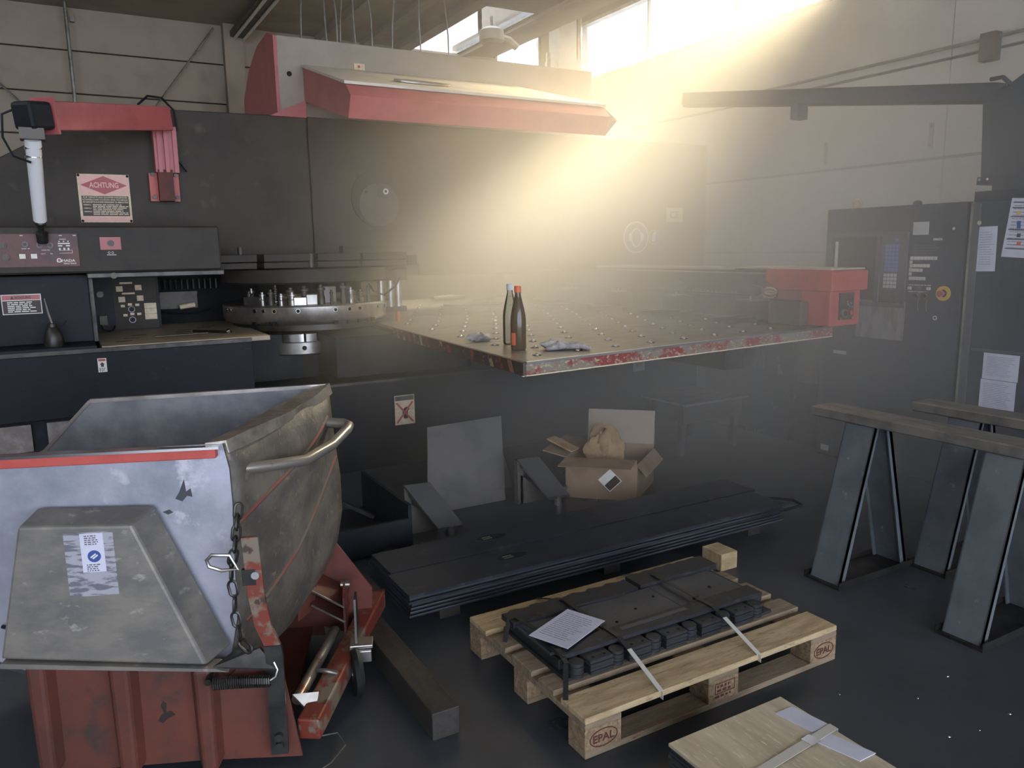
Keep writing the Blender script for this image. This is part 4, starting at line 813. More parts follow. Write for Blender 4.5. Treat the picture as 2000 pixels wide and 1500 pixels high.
# the strapped plates on the pallet
LD = thing('plate_bundle', 'strapped bundle of black steel plates on the pallet', 'steel plates', (1.87, 2.22, .144))
LZ = .144
B().box(1.36, 2.36, 2.06, 2.5, LZ, LZ + .012).build('base_plate', plate_m, LD)
B().box(1.37, 2.37, 2.12, 2.48, LZ + .012, LZ + .05).build('lower_plate', plate_m, LD, bevel=.004)
seq = [(1.405, 'r'), (1.495, 'b'), (1.578, 'r'), (1.665, 'b'), (1.748, 'r'), (1.835, 'b'), (1.922, 'r'), (2.008, 'b'), (2.092, 'r'), (2.18, 'b'), (2.268, 'r')]
for (x, k) in seq:
    for l in range(4):
        z0 = LZ + .012 + l * .0135
        if k == 'r': B().lathe((x, 2.062 + .002 * (l % 2), z0), [(0, 0), (.026, 0), (.028, .002), (.028, .011), (.026, .013), (0, .013)], 18).build('round_plate', plate_m, LD)
        else: B().cbox(x - .05, x + .05, 2.03 + .002 * (l % 2), 2.11, z0, z0 + .013, .003).build('square_plate', plate_m, LD)
    if k == 'b':
        for dx in (-.025, .025): B().cyl((x + dx, 2.055, LZ + .066), (x + dx, 2.055, LZ + .0665), .006, 10).build('hole', dark_m, LD)
B().cbox(1.36, 1.62, 2.16, 2.41, LZ + .05, LZ + .062, .002).build('plate', plateg_m, LD); B().cbox(1.625, 2.0, 2.17, 2.40, LZ + .05, LZ + .064, .002).build('plate', plateg_m, LD); B().cbox(2.005, 2.34, 2.17, 2.42, LZ + .05, LZ + .062, .002).build('plate', plateg_m, LD)
def wavy(x0, x1, y0, y1, amp, seed):
    r = random.Random(seed); n = 26; top = [(x0 + (x1 - x0) * i / n, y1 + amp * (1 if (i // 2) % 2 else -1) * r.uniform(.3, 1)) for i in range(n + 1)]
    bot = [(x0 + (x1 - x0) * i / n, y0 + amp * .6 * math.sin(i * .5 + seed)) for i in range(n, -1, -1)]; return bot[::-1] + top[::-1]
B().prism(wavy(1.35, 1.95, 2.40, 2.50, .008, 1), 'z', LZ + .05, LZ + .072).build('edge_bar', plate_m, LD); B().prism(wavy(1.97, 2.40, 2.41, 2.52, .004, 2), 'z', LZ + .05, LZ + .075).build('edge_bar', plate_m, LD)
B().prism(wavy(1.37, 2.34, 2.095, 2.175, .002, 3), 'z', LZ + .066, LZ + .08).build('edge_bar', plate_m, LD)
B().cbox(1.66, 1.98, 2.135, 2.155, LZ + .08, LZ + .082, .0005).build('shiny_strip', plateg_m, LD)
for i in range(5): B().cyl((1.70 + .13 * i, 2.22 + .05 * (i % 3), LZ + .062), (1.70 + .13 * i, 2.22 + .05 * (i % 3), LZ + .0665), .006, 10).build('hole', dark_m, LD)
def strap(lab, x, m1, m2):
    s_ = thing('steel_strap', lab, 'strap', (x, 2.2, .22))
    zt = LZ + .085
    def seg(p, q, m_, nm): B().bar(p, q, .018, .0015, up=(0, 0, 1)).build(nm, m_, s_)
    seg((x, 2.10, zt), (x, 2.45, zt - .003), m1, 'band'); seg((x, 2.45, zt - .003), (x, PY + .822, .146), m1, 'band'); seg((x, 2.10, zt), (x - .005, 2.03, LZ + .068), m1, 'band')
    seg((x - .005, 2.03, LZ + .068), (x - .01, PY - .001, .1455), m2, 'band'); seg((x - .01, PY - .002, .1455), (x - .01, PY - .002, .118), m2, 'band')
    B().box(x - .014, x + .014, 2.19, 2.22, zt + .001, zt + .004).build('seal', darksteel_m, s_)
strap('left steel strap over the black plates, bright at its front end', 1.615, strapd_m, strap_m)
strap('right steel strap over the black plates, bright at its front end', 2.075, strapd_m, strap_m)
s_ = thing('end_strap', 'dark strap pulled down over the left end of the plates', 'strap', (1.36, 2.2, .2))
B().bar((1.38, 2.14, LZ + .083), (1.365, 2.06, LZ + .07), .018, .002).bar((1.36, 2.06, LZ + .07), (1.30, 1.97, .146), .018, .002).build('band', strapd_m, s_)
B().bar((1.38, 2.44, LZ + .078), (1.352, 2.44, LZ + .076), .018, .002).bar((1.352, 2.44, LZ + .076), (1.298, 2.40, .1), .018, .002).bar((1.4, 2.14, LZ + .084), (1.38, 2.44, LZ + .078), .018, .002).build('band', strapd_m, s_)
nt_ = notice('delivery_note', 'white delivery note lying on the strapped black plates', (1.572, 2.366, LZ + .088), (.39, -.92, 0), (.92, .39, 0), .168, .255, 41)
# timber behind the pallet
B().cbox(2.72, 2.83, 2.70, 2.84, 0, .09, .003).build('timber_block', wood_m, label='pale square timber end sticking out behind the pallet', cat='timber')
B().bar((.965, 2.19, .05), (.97, 2.95, .05), .1, .1).build('timber_beam', oldwood_m, bevel=.004, label='dark oily timber beam on the floor beside the skip', cat='timber')

# ================================================================== bundle of bright sheets, lower right
SB = thing('sheet_bundle', 'strapped bundle of bright metal sheets at the lower right', 'metal sheets', (1.67, 1.1, 0))
for i in range(13): 
    d = .002 * ((i * 7) % 3); B().box(1.425 + d, 1.90 - d, .55, 1.605 - d, .004 + i * .0122, .0135 + i * .0122).build('sheet', sheet_m if i == 12 else plateg_m, SB)
B().box(1.44, 1.88, .6, 1.58, 0, .004).build('underlay', woodg_m, SB)
for x0, x1, y0, y1 in ((1.82, 1.895, 1.345, 1.56),): pass
B().prism([(1.81, 1.545), (1.885, 1.545), (1.905, 1.42), (1.83, 1.42)], 'z', .1605, .163).build('edge_pad', paper_m, SB); B().prism([(1.80, 1.39), (1.87, 1.385), (1.905, 1.26), (1.835, 1.26)], 'z', .1605, .163).build('edge_pad', paper_m, SB)
B().prism([(1.42, 1.40), (1.50, 1.40), (1.52, 1.20), (1.44, 1.20)], 'z', .1605, .163).build('edge_pad', paper_m, SB)
B().bar((1.42, 1.36, .1645), (1.905, 1.405, .1645), .03, .0015).build('strap', strap_m, SB); B().bar((1.77, 1.392, .1655), (1.81, 1.396, .1655), .04, .003).build('seal', chrome_m, SB); B().box(1.906, 1.9085, 1.39, 1.42, 0, .1645).build('strap', strap_m, SB)
notice('shipping_note', 'bluish shipping note tucked behind the bright sheet bundle', (1.93, 1.44, .03), (.15, -1, 0), (.9, .15, .5), .2, .09, 43)

# ================================================================== long black steel sheets
ST = thing('steel_sheet_stack', 'long stack of black steel sheets on the floor under the table', 'steel sheets', (2.3, 3.2, 0))
B().box(1.3, 1.4, 2.98, 3.42, 0, .06).build('bearer', oldwood_m, ST); B().box(3.2, 3.3, 2.98, 3.42, 0, .06).build('bearer', oldwood_m, ST); B().box(2.2, 2.3, 2.98, 3.42, 0, .06).build('bearer', oldwood_m, ST)
for i in range(7):
    z0 = .06 + i * .0155; d = ((i * 5) % 4) * .006
    if i < 6:
        sh_ = B().box(1.14 + d, 3.43 - d, 2.94 + d * .5, 3.45 - d, z0, z0 + .012).build('sheet', stack_m, ST)
        B().box(1.14 + d, 3.43 - d, 2.938 + d * .5, 2.94 + d * .5, z0 + .006, z0 + .012).build('sheared_edge', stack_edge_m, sh_)
    else:
        B().box(1.14, 3.43, 2.93, 3.185, z0, z0 + .014).build('sheet', stack_m, ST); B().box(1.16, 3.48, 3.2, 3.46, z0, z0 + .014).build('sheet', stack_m, ST)
for (x, y) in ((1.76, 3.35), (1.73, 3.08)):
    cu_ = B().prism([(x + .085 * math.cos(a), y + .034 * math.sin(a)) for a in [2 * math.pi * i / 20 for i in range(20)]], 'z', .1668, .1682).build('cutout', rubber_m, ST)
    for k in range(2): B().box(x - .05, x + .0, y - .012 + k * .02, y - .006 + k * .02, .1684, .1705).build('wire', steel_m, cu_)
B().tube([(3.45, 3.15, .13), (3.56, 3.12, .12), (3.64, 3.05, .115), (3.62, 2.97, .11), (3.5, 2.98, .1), (3.44, 3.0, .1)], .008, 6).build('wire_loop', dark_m, label='dark wire loop at the right end of the black sheets', cat='wire')

# ================================================================== clutter under the table
bx = thing('cardboard_box', 'open cardboard box with crumpled packing paper under the table', 'box', (3.1, 4.1, 0))
o_ = Vector((3.06, 3.80, 0)); e1 = Vector((-.72, .69, 0)).normalized(); e2_ = Vector((.80, .60, 0)).normalized()
L_, W_, H_ = .46, .46, .27; nz = Z
def wall_(p, U, ln, z0, z1, nm, m_): B().ob(p, U, Z, U.cross(Z), 0, ln, z0, z1, -.003, .003).build(nm, m_, bx)
wall_(o_, e1, L_, 0, H_, 'side', card_m); wall_(o_, e2_, W_, 0, H_ - .03, 'side', card_m); wall_(o_ + e2_ * W_, e1, L_, 0, H_, 'side', card_m); wall_(o_ + e1 * L_, e2_, W_, 0, H_, 'side', card_m)
B().ob(o_, e1, e2_, Z, 0, L_, 0, W_, 0, .006).build('bottom', card_m, bx)
def flap(p, U, ln, out, l2, m_): 
    out = Vector(out).normalized(); Nn = U.cross(out).normalized(); B().ob(p, U, out, Nn, 0, ln, 0, l2, -.003, .003).build('flap', m_, bx)
flap(o_ + Z * H_, e1, L_, -e2_ * 1.0 + Z * -.12 , .16, card_m)
flap(o_ + e2_ * W_ + Z * H_, e1, L_, e2_ * .12 + Z * 1.0, .23, cardin_m)
flap(o_ + e1 * L_ + Z * H_, e2_, W_, e1 * 1.0 + Z * .25, .16, card_m)
flap(o_ + Z * (H_ - .03), e2_, W_, -e1 * .5 - Z * .6, .1, card_m)
pc = o_ + e1 * .27 + e2_ * .2
blob('packing_paper', pc.x, pc.y, .30, .12, .1, .12, kraft_m, 4, 26, 16, .22, label='crumpled brown packing paper standing in the cardboard box', cat='paper')
pc = o_ + e1 * .34 + e2_ * .1
B().bar((pc.x - .08, pc.y + .04, .3), (pc.x - .16, pc.y + .22, .36), .1, .012).build('paper_roll', kraft_m, bevel=.005, label='folded brown paper strip sticking out of the box', cat='paper')
lb = o_ + e1 * .17 + Z * .13 - e2_ * .004
d1, d2 = (e1 * .7 + Z * .7), (-e1 * .7 + Z * .7)
sk_ = B().ob(lb, d1, d2, -e2_, -.055, .055, -.055, .055, 0, .001).build('hazard_label', white_m, bx, label='white diamond hazard label'); B().ob(lb - e2_ * .0015, d1, d2, -e2_, -.05, .0, -.05, .05, 0, .0005).build('black_half', signblack_m, sk_)
# pale sheets leaning on the press base
lp = B().add([(1.81, 4.28, .0), (2.36, 4.28, .0), (2.46, 4.5, .51), (1.92, 4.5, .50), (1.81, 4.29, .0), (2.36, 4.29, .0), (2.46, 4.51, .51), (1.92, 4.51, .50)], [(0, 1, 2, 3), (4, 7, 6, 5), (0, 4, 5, 1), (1, 5, 6, 2), (2, 6, 7, 3), (3, 7, 4, 0)]).build('leaning_sheet', mat('dull_sheet', (92, 88, 84), .55, .1, (78, 76, 74), 5, col3=(62, 60, 60), scale3=4), label='dull grey metal sheet leaning under the table', cat='metal sheet')
B().add([(2.33, 4.5, .0), (2.55, 4.5, .0), (2.55, 4.72, .3), (2.4, 4.72, .3), (2.33, 4.51, .0), (2.55, 4.51, .0), (2.55, 4.73, .3), (2.4, 4.73, .3)], [(0, 1, 2, 3), (4, 7, 6, 5), (0, 4, 5, 1), (1, 5, 6, 2), (2, 6, 7, 3), (3, 7, 4, 0)]).build('leaning_sheet', mat('dull_sheet', (104, 100, 96)), label='small grey offcut leaning right of the larger sheet', cat='metal sheet')
def foot_bracket(x, y, lab):
    f_ = thing('angle_foot', lab, 'bracket', (x, y, 0), 0, 'angled feet of the press')
    B().add([(x - .12, y, .30), (x + .03, y - .02, .30), (x + .17, y - .16, .06), (x + .02, y - .14, .06), (x - .12, y, .285), (x + .03, y - .02, .285), (x + .17, y - .16, .045), (x + .02, y - .14, .045)], [(0, 1, 2, 3), (4, 7, 6, 5), (0, 4, 5, 1), (1, 5, 6, 2), (2, 6, 7, 3), (3, 7, 4, 0)]).build('sloping_plate', feet_m, f_)
    B().box(x - .12, x - .08, y - .0, y + .04, 0, .29).build('upright', carr_m, f_); B().cyl((x + .1, y - .13, 0), (x + .1, y - .13, .06), .025, 10).build('jack_screw', steel_m, f_)
    B().prism([(x - .1, 0), (x - .1, .2), (x + .08, .03), (x + .08, 0)], 'y', y + .0, y + .015).build('gusset', carr_m, f_)
foot_bracket(1.68, 4.02, 'angled steel foot left of the leaning sheet')
foot_bracket(2.5, 4.15, 'angled steel foot right of the leaning sheet')
B().tube([(2.62, 4.1, .06), (2.9, 4.16, .07)], .018, 10).build('floor_pipe', steel_m, label='short bright pipe on the floor left of the cardboard box', cat='pipe')
cr = thing('scrap_crate', 'dark low scrap crate behind the tipping skip', 'crate', (1.25, 4.3, 0))
B().prism([(1.0, 3.8), (1.5, 3.85), (1.55, 4.6), (1.0, 4.6)], 'z', .0, .02).build('bottom', black_m, cr); B().box(1.0, 1.5, 3.8, 3.82, .02, .18).box(1.0, 1.02, 3.82, 4.6, .02, .25).box(1.5, 1.52, 3.82, 4.6, .02, .25).build('wall', black_m, cr); B().box(1.04, 1.12, 4.3, 4.4, .02, .4).bar((1.1, 4.2, .3), (1.4, 4.1, .12), .03, .02).build('scrap', darksteel_m, cr)
B().cyl((1.28, 3.75, .03), (1.5, 3.85, .03), .012, 8).build('thin_rod', darksteel_m, label='thin dark rod lying on the floor behind the skip', cat='rod')

# ================================================================== chips on the floor
chip0 = B().lathe((0, 0, 0), [(0, .0015), (.006, .0015), (.007, 0)], 8).build('punch_chip', chrome_m, label='tiny bright punched slug lying on the floor at the right', cat='slug', group='punched slugs on the floor'); chip0.location = (2.04, 1.34, 0)
for (x, y) in ((2.52, 1.52), (2.75, 1.55), (2.3, 1.68), (2.0, 1.43), (2.06, 1.36), (2.1, 1.3), (2.2, 1.24), (2.4, 1.33), (2.52, 1.3), (2.3, 1.15), (2.5, 1.1), (2.7, 1.3), (2.15, 1.1), (2.62, 1.02), (2.65, 1.0)):
    o = chip0.copy(); COL.objects.link(o); o.location = (x, y, 0); o.rotation_euler = (0, 0, x * 9); s_ = .5 + .5 * ((x * 37) % 1); o.scale = (s_, s_ * .7, 1)

# ================================================================== tipping skip in the foreground
SK = thing('tipping_skip', 'galvanised tipping skip on a worn orange base in the left foreground', 'skip', (.51, 2.3, 0), math.radians(-21.5))
def sb(b_, name, m_, par=None, **kw): return b_.build(name, m_, par or SK, world=False, **kw)
# base tray with ribs
bt = B().prism([(-.775, .06), (-.765, .44), (-.045, .335), (.0, .03), (-.3, .05)], 'y', 0, .012)
bt.box(-.70, -.05, .012, .8, .06, .075); bt.prism([(-.775, .06), (-.765, .40), (-.045, .335), (.0, .03), (-.3, .05)], 'y', .8, .812)
base = sb(bt, 'base_side', orange_m)
for x0, w0, zb, zt in ((-.74, .075, .06, .44), (-.51, .08, .035, .41), (-.275, .075, .02, .375)):
    r_ = B().add([(x0 - w0 / 2, 0, zb + .03), (x0 - w0 / 2 + .018, -.04, zb), (x0 + w0 / 2 - .018, -.04, zb), (x0 + w0 / 2, 0, zb + .03), (x0 - w0 / 2 - .004, 0, zt), (x0 - w0 / 2 + .014, -.04, zt), (x0 + w0 / 2 - .014, -.04, zt), (x0 + w0 / 2 + .004, 0, zt)],
        [(0, 1, 5, 4), (1, 2, 6, 5), (2, 3, 7, 6), (0, 3, 2, 1), (4, 5, 6, 7)]); sb(r_, 'rib', orange_m, bevel=.01)
B().prism([(-.46, .105), (-.045, .075), (-.045, .08), (-.46, .11)], 'y', -.004, 0)
sb(B().prism([(-.425, .20), (-.41, .19), (-.395, .205), (-.372, .215), (-.385, .23), (-.398, .225), (-.395, .255), (-.405, .265), (-.413, .25), (-.405, .225), (-.415, .215)], 'y', -.0012, 0), 'paint_blot', mat('blot_dark', (42, 30, 28), .7), base)
# guard plate (trapezoid cover)
gf = [(-.82, .47), (-.255, .395), (-.425, .85), (-.73, .865)]
gb = [(-.83, .46), (-.205, .40), (-.395, .872), (-.72, .885)]
v_ = [(a, -.05, z) for a, z in gf] + [(a, .055, z) for a, z in gb]
gd = sb(B().add(v_, [(0, 1, 2, 3), (0, 4, 5, 1), (1, 5, 6, 2), (2, 6, 7, 3), (3, 7, 4, 0)]), 'side_guard', guard_m, bevel=.008)
sb(B().prism([(-.83, .448), (-.815, .462), (-.225, .388), (-.19, .375)], 'y', -.062, .0), 'guard_lip', guard_m, gd)
sb(B().add([(-.235, -.05, .39), (-.19, .02, .40), (-.13, -.02, .425), (-.10, -.035, .43), (-.05, -.04, .36), (-.235, -.05, .384), (-.19, .02, .394), (-.13, -.02, .419), (-.10, -.035, .424), (-.05, -.04, .354)], [(0, 1, 2), (0, 2, 3), (0, 3, 4), (5, 7, 6), (5, 8, 7), (5, 9, 8), (0, 4, 9, 5), (4, 3, 8, 9)]), 'bent_lip', darksteel_m, gd)
sb(B().prism([(-.2, .335), (-.1, .425), (-.05, .345)], 'y', -.012, -.004), 'gusset', orange_m)
GU = Vector((-.609 - -.4, 0, 0)).normalized() * -1
def gp(u, z, d=0.0): return Vector((u, -.0515 - d, z))
sb(B().ob((0, -.0505, 0), X, Z, -Y, -.612, -.478, .645, .838, 0, .001), 'scraped_patch', mat('scraped_zinc', (168, 168, 178), .5, .2, (112, 112, 122), 16, .5, .58, stretch=(1, 1, 5)), gd)
sk_ = sb(B().ob((0, -.0518, 0), X, Z, -Y, -.568, -.505, .718, .835, 0, .0012), 'inspection_sticker', paper_m, gd, label='white inspection sticker with a blue round seal')
sb(B().disc((-.5335, -.0532, .766), X, Z, -Y, .018, .0006, 28), 'blue_seal', blue_m, sk_)
sb(B().ob((-.5335, -.054, .766), Vector((.8, 0, .6)), Vector((-.6, 0, .8)), -Y, -.01, .008, .001, .005, 0, .0004).ob((-.5335, -.054, .766), Vector((.8, 0, .6)), Vector((-.6, 0, .8)), -Y, -.008, .01, -.005, -.001, 0, .0004), 'seal_mark', white_m, sk_)
sb(lines(lines(B(), (0, -.0531, 0), X, Z, -Y, -.556, -.517, .829, 5, .0062, .003, .0004, 51), (0, -.0531, 0), X, Z, -Y, -.556, -.517, .742, 4, .006, .003, .0004, 52), 'print_lines', printd_m, sk_)
# bucket -----------------------------------------------------------------
prof = [(0, 1.05), (.012, .97), (.02, .86), (.025, .74), (.02, .60), (.0, .48), (-.05, .37), (-.12, .27), (-.22, .19), (-.36, .15)]
def endp(t, k):
    da, z = prof[k]; bul = .03 * math.sin(math.pi * t); dent = .012 * math.sin(9 * t + k * 1.3) * (1 if k > 0 else .4)
    a = -.185 + (.07 - -.185) * t + da * (.6 + .4 * t) + bul + dent * .6
    zz = z + (.055 * t if k == 0 else .04 * t * (1 - k / 10.0)); zz -= .05 * t * (k / 9.0)
    return Vector((a, .075 + (.72 - .075) * t, zz))
NT = 14
vs_, fs_ = [], []
for i in range(NT + 1):
    for k in range(len(prof)): vs_.append(endp(i / NT, k))
m_ = len(prof)
for i in range(NT):
    for k in range(m_ - 1): fs_.append((i * m_ + k, (i + 1) * m_ + k, (i + 1) * m_ + k + 1, i * m_ + k + 1))
eb_ = B().add(vs_, fs_); eb_.smooth = True
en = sb(eb_, 'end_wall', skipend_m)
md = en.modifiers.new('thick', 'SOLIDIFY'); md.thickness = .008; md.offset = -1
def sidewall(t, left, nm, m1, thick):
    pts = [endp(t, k) for k in range(m_)]; poly = [(p.x, p.z) for p in pts] + left; b0 = pts[0].y
    return sb(B().prism(poly, 'y', b0, b0 + thick), nm, m1)
fw = sidewall(0, [(-.7, .30), (-1.0, .46), (-1.5, .72), (-1.75, .9), (-1.62, 1.035)], 'front_wall', skip_m, .008)
bw = sidewall(1, [(-.7, .30), (-1.1, .44), (-1.5, .62), (-.965, .905), (-.795, 1.082)], 'rear_wall', skipin_m, -.008)
sb(B().prism([(-.335, .885), (-.322, .905), (-.305, .945), (-.302, .905), (-.288, .915), (-.285, .888), (-.30, .892), (-.315, .875)], 'y', .0735, .075), 'dent_mark', mat('dent_dark', (70, 70, 76), .6, .3), fw)
sb(B().prism([(-.375, .845), (-.355, .852), (-.345, .842), (-.36, .836)], 'y', .0735, .075), 'dent_mark', mat('dent_dark', (70, 70, 76)), fw)
# floor of the bucket
fl_ = [(-.36, .15), (-.7, .30), (-1.1, .46), (-1.5, .66)]
vs_, fs_ = [], []
for (a, z) in fl_:
    for b0 in (.08, .715): vs_.append((a + (.12 if b0 > .5 and a > -.4 else 0), b0, z))
for i in range(len(fl_) - 1): fs_.append((2 * i, 2 * i + 1, 2 * i + 3, 2 * i + 2))
sb(B().add(vs_, fs_), 'bucket_floor', skipin_m)
# rims
sb(B().box(-1.62, -.2, .045, .085, 1.012, 1.04), 'front_rim', rimred_m, bevel=.003)
sb(B().box(-1.62, -.19, .043, .087, 1.04, 1.048), 'rim_edge', chrome_m)
sb(B().bar((-.79, .716, 1.085), (.068, .716, 1.108), .02, .014), 'rear_rim', steel_m)
sb(B().bar((-1.5, .716, .62), (-.965, .716, .905), .02, .012).bar((-.965, .716, .905), (-.79, .716, 1.085), .02, .012), 'rear_rim', steel_m)
vs_, fs_ = [], []
for i in range(NT + 1):
    t = i / NT; p = endp(t, 0); wv = .012 * math.sin(7 * t + .6); wd = .05 + .02 * math.sin(math.pi * t)
    vs_ += [p + Vector((-wd, .0, .004)), p + Vector((.012, 0, .006 + wv * .5)), p + Vector((.016 + wv * .4, 0, -.03)), p + Vector((-wd, 0, -.004))]
for i in range(NT):
    for k in range(4): fs_.append((4 * i + k, 4 * i + (k + 1) % 4, 4 * i + 4 + (k + 1) % 4, 4 * i + 4 + k))
fs_ += [(0, 1, 2, 3), (4 * NT, 4 * NT + 3, 4 * NT + 2, 4 * NT + 1)]
sb(B().add(vs_, fs_), 'end_rim', mat('rim_bright', (176, 170, 160), .32, .7, (140, 132, 122), 8, bump=.3, bscale=12))
# diagonal weld ribs with red paint left on them
for (k0, t0, k1, t1) in ((2.6, .02, 1.0, .9), (5.2, .05, 2.4, .98)):
    pts = []
    for i in range(15):
        s_ = i / 14; t = t0 + (t1 - t0) * s_; k = k0 + (k1 - k0) * s_; k = max(0, min(m_ - 1.001, k)); p = endp(t, int(k)).lerp(endp(t, int(k) + 1), k - int(k)); pts.append(p + Vector((.004, -.001, 0)))
    sb(B().tube(pts, .009, 6), 'weld_rib', mat('weld_rust', (120, 66, 56), .7, 0, (96, 84, 74), 9, .45, .55), en)
# push handle
hb = [(-.155, .14, .95), (-.06, .2, .94), (.03, .3, .925), (.105, .46, .935), (.15, .585, .96), (.155, .625, .965), (.135, .645, .97), (.06, .655, .975)]
sb(B().tube(hb, .019, 12), 'push_handle', mat('handle_bare', (166, 160, 152), .28, .7, (112, 72, 60), 6, .6, .68))
# latch lever, upper red lower bare
lv = [(-.105, .785), (-.098, .60), (-.085, .50), (-.062, .435), (-.058, .40), (-.062, .07)]
def strip(pts, w0, b0, th):
    vs, fs = [], []
    for (a, z) in pts: vs += [(a - w0, b0, z), (a + w0, b0, z), (a + w0, b0 + th, z), (a - w0, b0 + th, z)]
    for i in range(len(pts) - 1):
        for k in range(4): fs.append((4 * i + k, 4 * i + (k + 1) % 4, 4 * i + 4 + (k + 1) % 4, 4 * i + 4 + k))
    n = 4 * (len(pts) - 1); fs += [(0, 1, 2, 3), (n, n + 3, n + 2, n + 1)]; return B().add(vs, fs)
ll = sb(strip(lv[:4], .024, -.035, .014), 'latch_lever', orangeb_m); sb(strip(lv[3:], .026, -.04, .016), 'lever_foot', darksteel_m)
sb(B().cyl((-.095, -.035, .668), (-.095, -.045, .668), .012, 14), 'rivet', chrome_m, ll)
for z in (.135, .105): sb(B().cyl((-.06, -.04, z), (-.06, -.056, z), .013, 12), 'bolt', darksteel_m)
sb(B().box(-.135, -.095, -.036, -.02, .635, .685), 'keeper', darksteel_m, ll)
# chain and carabiner
def link(c, dr, nrm, nm='chain_link', ln=.036, wd=.012, r=.0045):
    dr, nrm = Vector(dr).normalized(), Vector(nrm).normalized(); sd = dr.cross(nrm).normalized(); pts = []
    for i in range(16):
        a = 2 * math.pi * i / 16; pts.append(Vector(c) + dr * (ln * .5 * (1 if math.cos(a) > 0 else -1) * .5 + .5 * (ln - .002) * math.cos(a) * .9) + sd * (wd * math.sin(a)))
    return sb(B().tube(pts, r, 6, closed=True), nm, darksteel_m, ch)
ch = sb(B().tube([(-.165, -.02 + .012 * math.cos(a), .70 + .012 * math.sin(a)) for a in [2 * math.pi * i / 12 for i in range(12)]], .005, 6, closed=True), 'chain', darksteel_m)
path = [(-.145, .045, .86), (-.15, .02, .80), (-.155, -.01, .74), (-.165, -.02, .70), (-.168, -.025, .65), (-.162, -.027, .60), (-.166, -.026, .55), (-.16, -.026, .50), (-.155, -.03, .46), (-.125, -.045, .425)]
cnt = 0
for i in range(len(path) - 1):
    p, q = Vector(path[i]), Vector(path[i + 1]); L0 = (q - p).length; n = max(1, round(L0 / .036))
    for j in range(n):
        c = p.lerp(q, (j + .5) / n); link(c, q - p, (1, 0, 0) if cnt % 2 else (0, 1, 0)); cnt += 1
sb(B().tube([(-.145, -.035, .69), (-.165, -.038, .735), (-.215, -.04, .74), (-.23, -.04, .725), (-.225, -.04, .705), (-.19, -.04, .69)], .006, 8, closed=True), 'carabiner', steel_m, ch)
# return spring
sp_ = [(-.235 + .165 * i / 180, -.07 + .016 * math.cos(i * .9), .345 - .006 * i / 180 + .016 * math.sin(i * .9)) for i in range(181)]
sb(B().tube(sp_, .0035, 5), 'return_spring', darksteel_m); sb(B().tube([(-.07, -.07, .34), (-.055, -.06, .345), (-.05, -.045, .36), (-.06, -.042, .385)], .004, 6), 'spring_hook', steel_m); sb(B().tube([(-.25, -.07, .35), (-.25, -.03, .352), (-.25, .0, .352)], .011, 8), 'spring_pin', darksteel_m)
# rolling arms at the right
sb(B().bar((.02, .03, .1), (.215, .9, .13), .075, .075), 'side_arm', orangeb_m, bevel=.008)
sb(B().bar((-.1, .9, .13), (.25, .9, .13), .06, .06), 'cross_arm', rust_m)
sb(B().tube([(-.03, .16, .13), (.06, .62, .14)], .02, 12), 'guide_rod', mat('rod_bare', (150, 142, 130), .32, .5, (112, 66, 54), 8, .56, .64))
sb(B().add([(-.04, .13, .17), (.03, .1, .10), (.045, .14, .165), (-.04, .13, .16), (.03, .1, .09), (.045, .14, .155)], [(0, 1, 2), (3, 5, 4), (0, 3, 4, 1), (1, 4, 5, 2), (2, 5, 3, 0)]), 'gusset', steel_m)
sb(B().tube([(.02, .30, .155), (.055, .28, .16), (.09, .28, .15), (.10, .29, .11)], .008, 8), 'clip_ring', steel_m)
sb(B().prism([(.06, .47), (.205, .25), (.2, .13), (.10, .06), (-.10, .14), (-.08, .30)], 'y', .745, .757), 'rear_plate', rust_m)
sb(B().add([(-.07, .55, .22), (-.015, .62, .24), (.015, .62, .45), (-.06, .55, .46), (-.07, .56, .22), (-.015, .63, .24), (.015, .63, .45), (-.06, .56, .46)], [(0, 1, 2, 3), (4, 7, 6, 5), (0, 4, 5, 1), (1, 5, 6, 2), (2, 6, 7, 3), (3, 7, 4, 0)]), 'pivot_plate', orange_m)
for z in (.335, .275):
    w_ = sb(B().add([(-.02, .58, z), (.105, .56, z - .07), (.115, .72, z - .07), (.0, .74, z), (-.02, .58, z - .006), (.105, .56, z - .076), (.115, .72, z - .076), (.0, .74, z - .006)], [(0, 1, 2, 3), (4, 7, 6, 5), (0, 4, 5, 1), (1, 5, 6, 2), (2, 6, 7, 3), (3, 7, 4, 0)]), 'pivot_web', rust_m)
    sb(B().bar((-.02, .578, z - .003), (.105, .558, z - .073), .004, .007), 'bright_edge', steel_m, w_)
sb(B().prism([(.56, .06), (.56, .30), (.63, .34), (.72, .30), (.72, .06)], 'x', .10, .108), 'pivot_post', rust_m)
sb(B().cyl((.09, .63, .325), (.125, .63, .325), .014, 10), 'pivot_pin', steel_m)
wh = sb(B().lathe((0, 0, 0), [(.02, -.018), (.06, -.018), (.08, -.015), (.09, 0), (.08, .015), (.06, .018), (.02, .018)], 28), 'wheel', rubber_m)
wh.location = (.155, .37, .09); wh.rotation_euler = (0, math.radians(90), math.radians(14))
hb_ = B().lathe((0, 0, 0), [(0, -.02), (.02, -.02), (.02, .02), (0, .02)], 14).build('hub', steel_m, wh, world=False)
sb(B().box(.13, .215, .40, .47, .165, .18).box(.135, .21, .385, .40, .12, .165), 'brake_pedal', steel_m, bevel=.003); sb(B().prism([(.42, .18), (.55, .18), (.52, .34), (.45, .34)], 'x', .15, .158), 'caster_fork', darksteel_m)
sb(B().tube([(.02, .06, .05), (.1, .12, .02), (.13, .06, .012), (.09, -.02, .01), (.05, -.06, .01)], .0025, 5), 'loose_wire', steel_m)
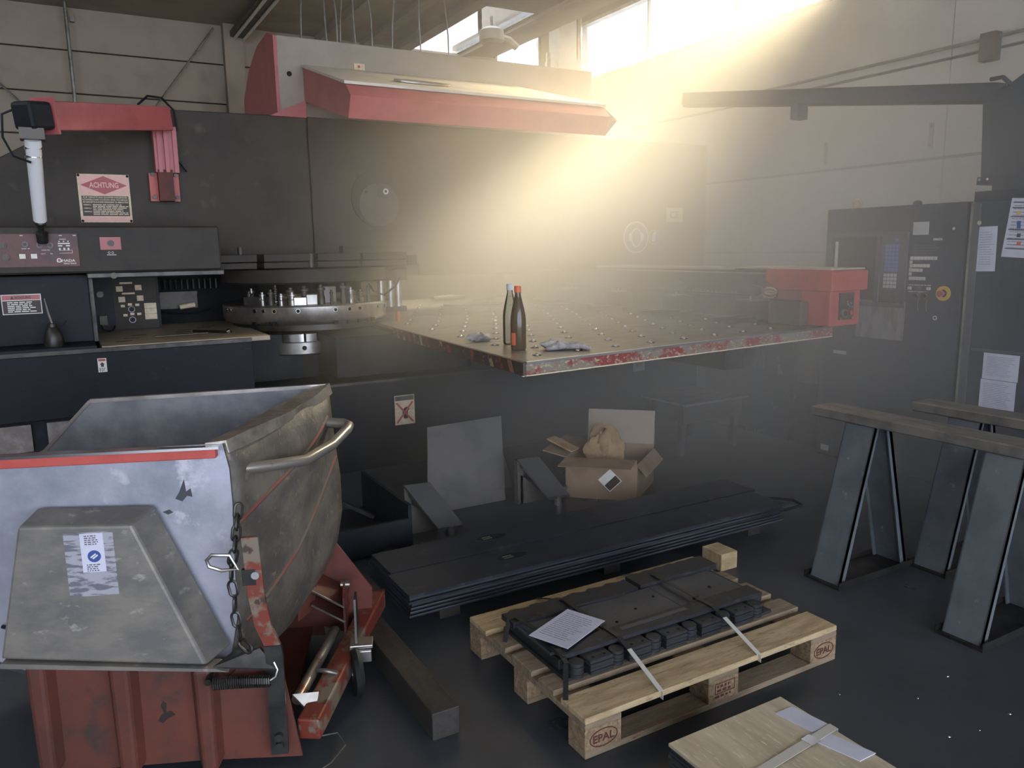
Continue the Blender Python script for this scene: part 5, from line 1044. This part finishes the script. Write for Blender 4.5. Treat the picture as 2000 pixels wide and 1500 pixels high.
sb(B().tube([(-.86, .06, .52), (-.81, .04, .515), (-.8, .04, .48), (-.83, .05, .45)], .006, 6), 'side_hook', black_m)

# ================================================================== dusty air and lens glare in the hall
hz = bpy.data.materials.new('dust_and_glare'); hz.use_nodes = True; nt = hz.node_tree; nt.nodes.remove(nt.nodes['Principled BSDF'])
vsn = nt.nodes.new('ShaderNodeVolumeScatter'); vsn.inputs['Color'].default_value = (1, .94, .83, 1); vsn.inputs['Anisotropy'].default_value = 0.2
tc = nt.nodes.new('ShaderNodeTexCoord'); sp3 = nt.nodes.new('ShaderNodeSeparateXYZ'); nt.links.new(tc.outputs['Object'], sp3.inputs[0])
def grad(o_, a_, b_):
    r_ = nt.nodes.new('ShaderNodeMapRange'); r_.interpolation_type = 'SMOOTHSTEP'; r_.inputs['From Min'].default_value = a_; r_.inputs['From Max'].default_value = b_; nt.links.new(o_, r_.inputs['Value']); return r_.outputs[0]
def mul(a_, b_):
    m_ = nt.nodes.new('ShaderNodeMath'); m_.operation = 'MULTIPLY'
    for i_, q in enumerate((a_, b_)):
        if isinstance(q, float): m_.inputs[i_].default_value = q
        else: nt.links.new(q, m_.inputs[i_])
    return m_.outputs[0]
def fall(o_, a_, b_, k_):
    m_ = nt.nodes.new('ShaderNodeMath'); m_.operation = 'MULTIPLY_ADD'; nt.links.new(grad(o_, a_, b_), m_.inputs[0]); m_.inputs[1].default_value = -k_; m_.inputs[2].default_value = 1.0; return m_.outputs[0]
xo, yo, zo = sp3.outputs                                             # dust shaped over the table; the haze also stands in for lens glare
dg_ = nt.nodes.new('ShaderNodeMath'); dg_.operation = 'MULTIPLY_ADD'; nt.links.new(xo, dg_.inputs[0]); dg_.inputs[1].default_value = .5; nt.links.new(yo, dg_.inputs[2])
low = nt.nodes.new('ShaderNodeMath'); low.operation = 'MULTIPLY_ADD'; nt.links.new(grad(zo, 0., 1.2), low.inputs[0]); low.inputs[1].default_value = .35; low.inputs[2].default_value = .65
nt.links.new(mul(mul(mul(mul(grad(xo, .9, 3.4), grad(dg_.outputs[0], 3.7, 6.4)), low.outputs[0]), mul(fall(yo, 6.3, 7.4, .97), fall(zo, 1.7, 3.1, .8))), HAZE), vsn.inputs['Density'])
nt.links.new(vsn.outputs[0], nt.nodes['Material Output'].inputs['Volume'])
hb2 = B().box(.9, XR + .02, .8, YB - .002, .001, ZC - .005).build('haze', hz, label='dusty sunlit haze and lens glare filling the back of the hall', cat='haze', kind='stuff')
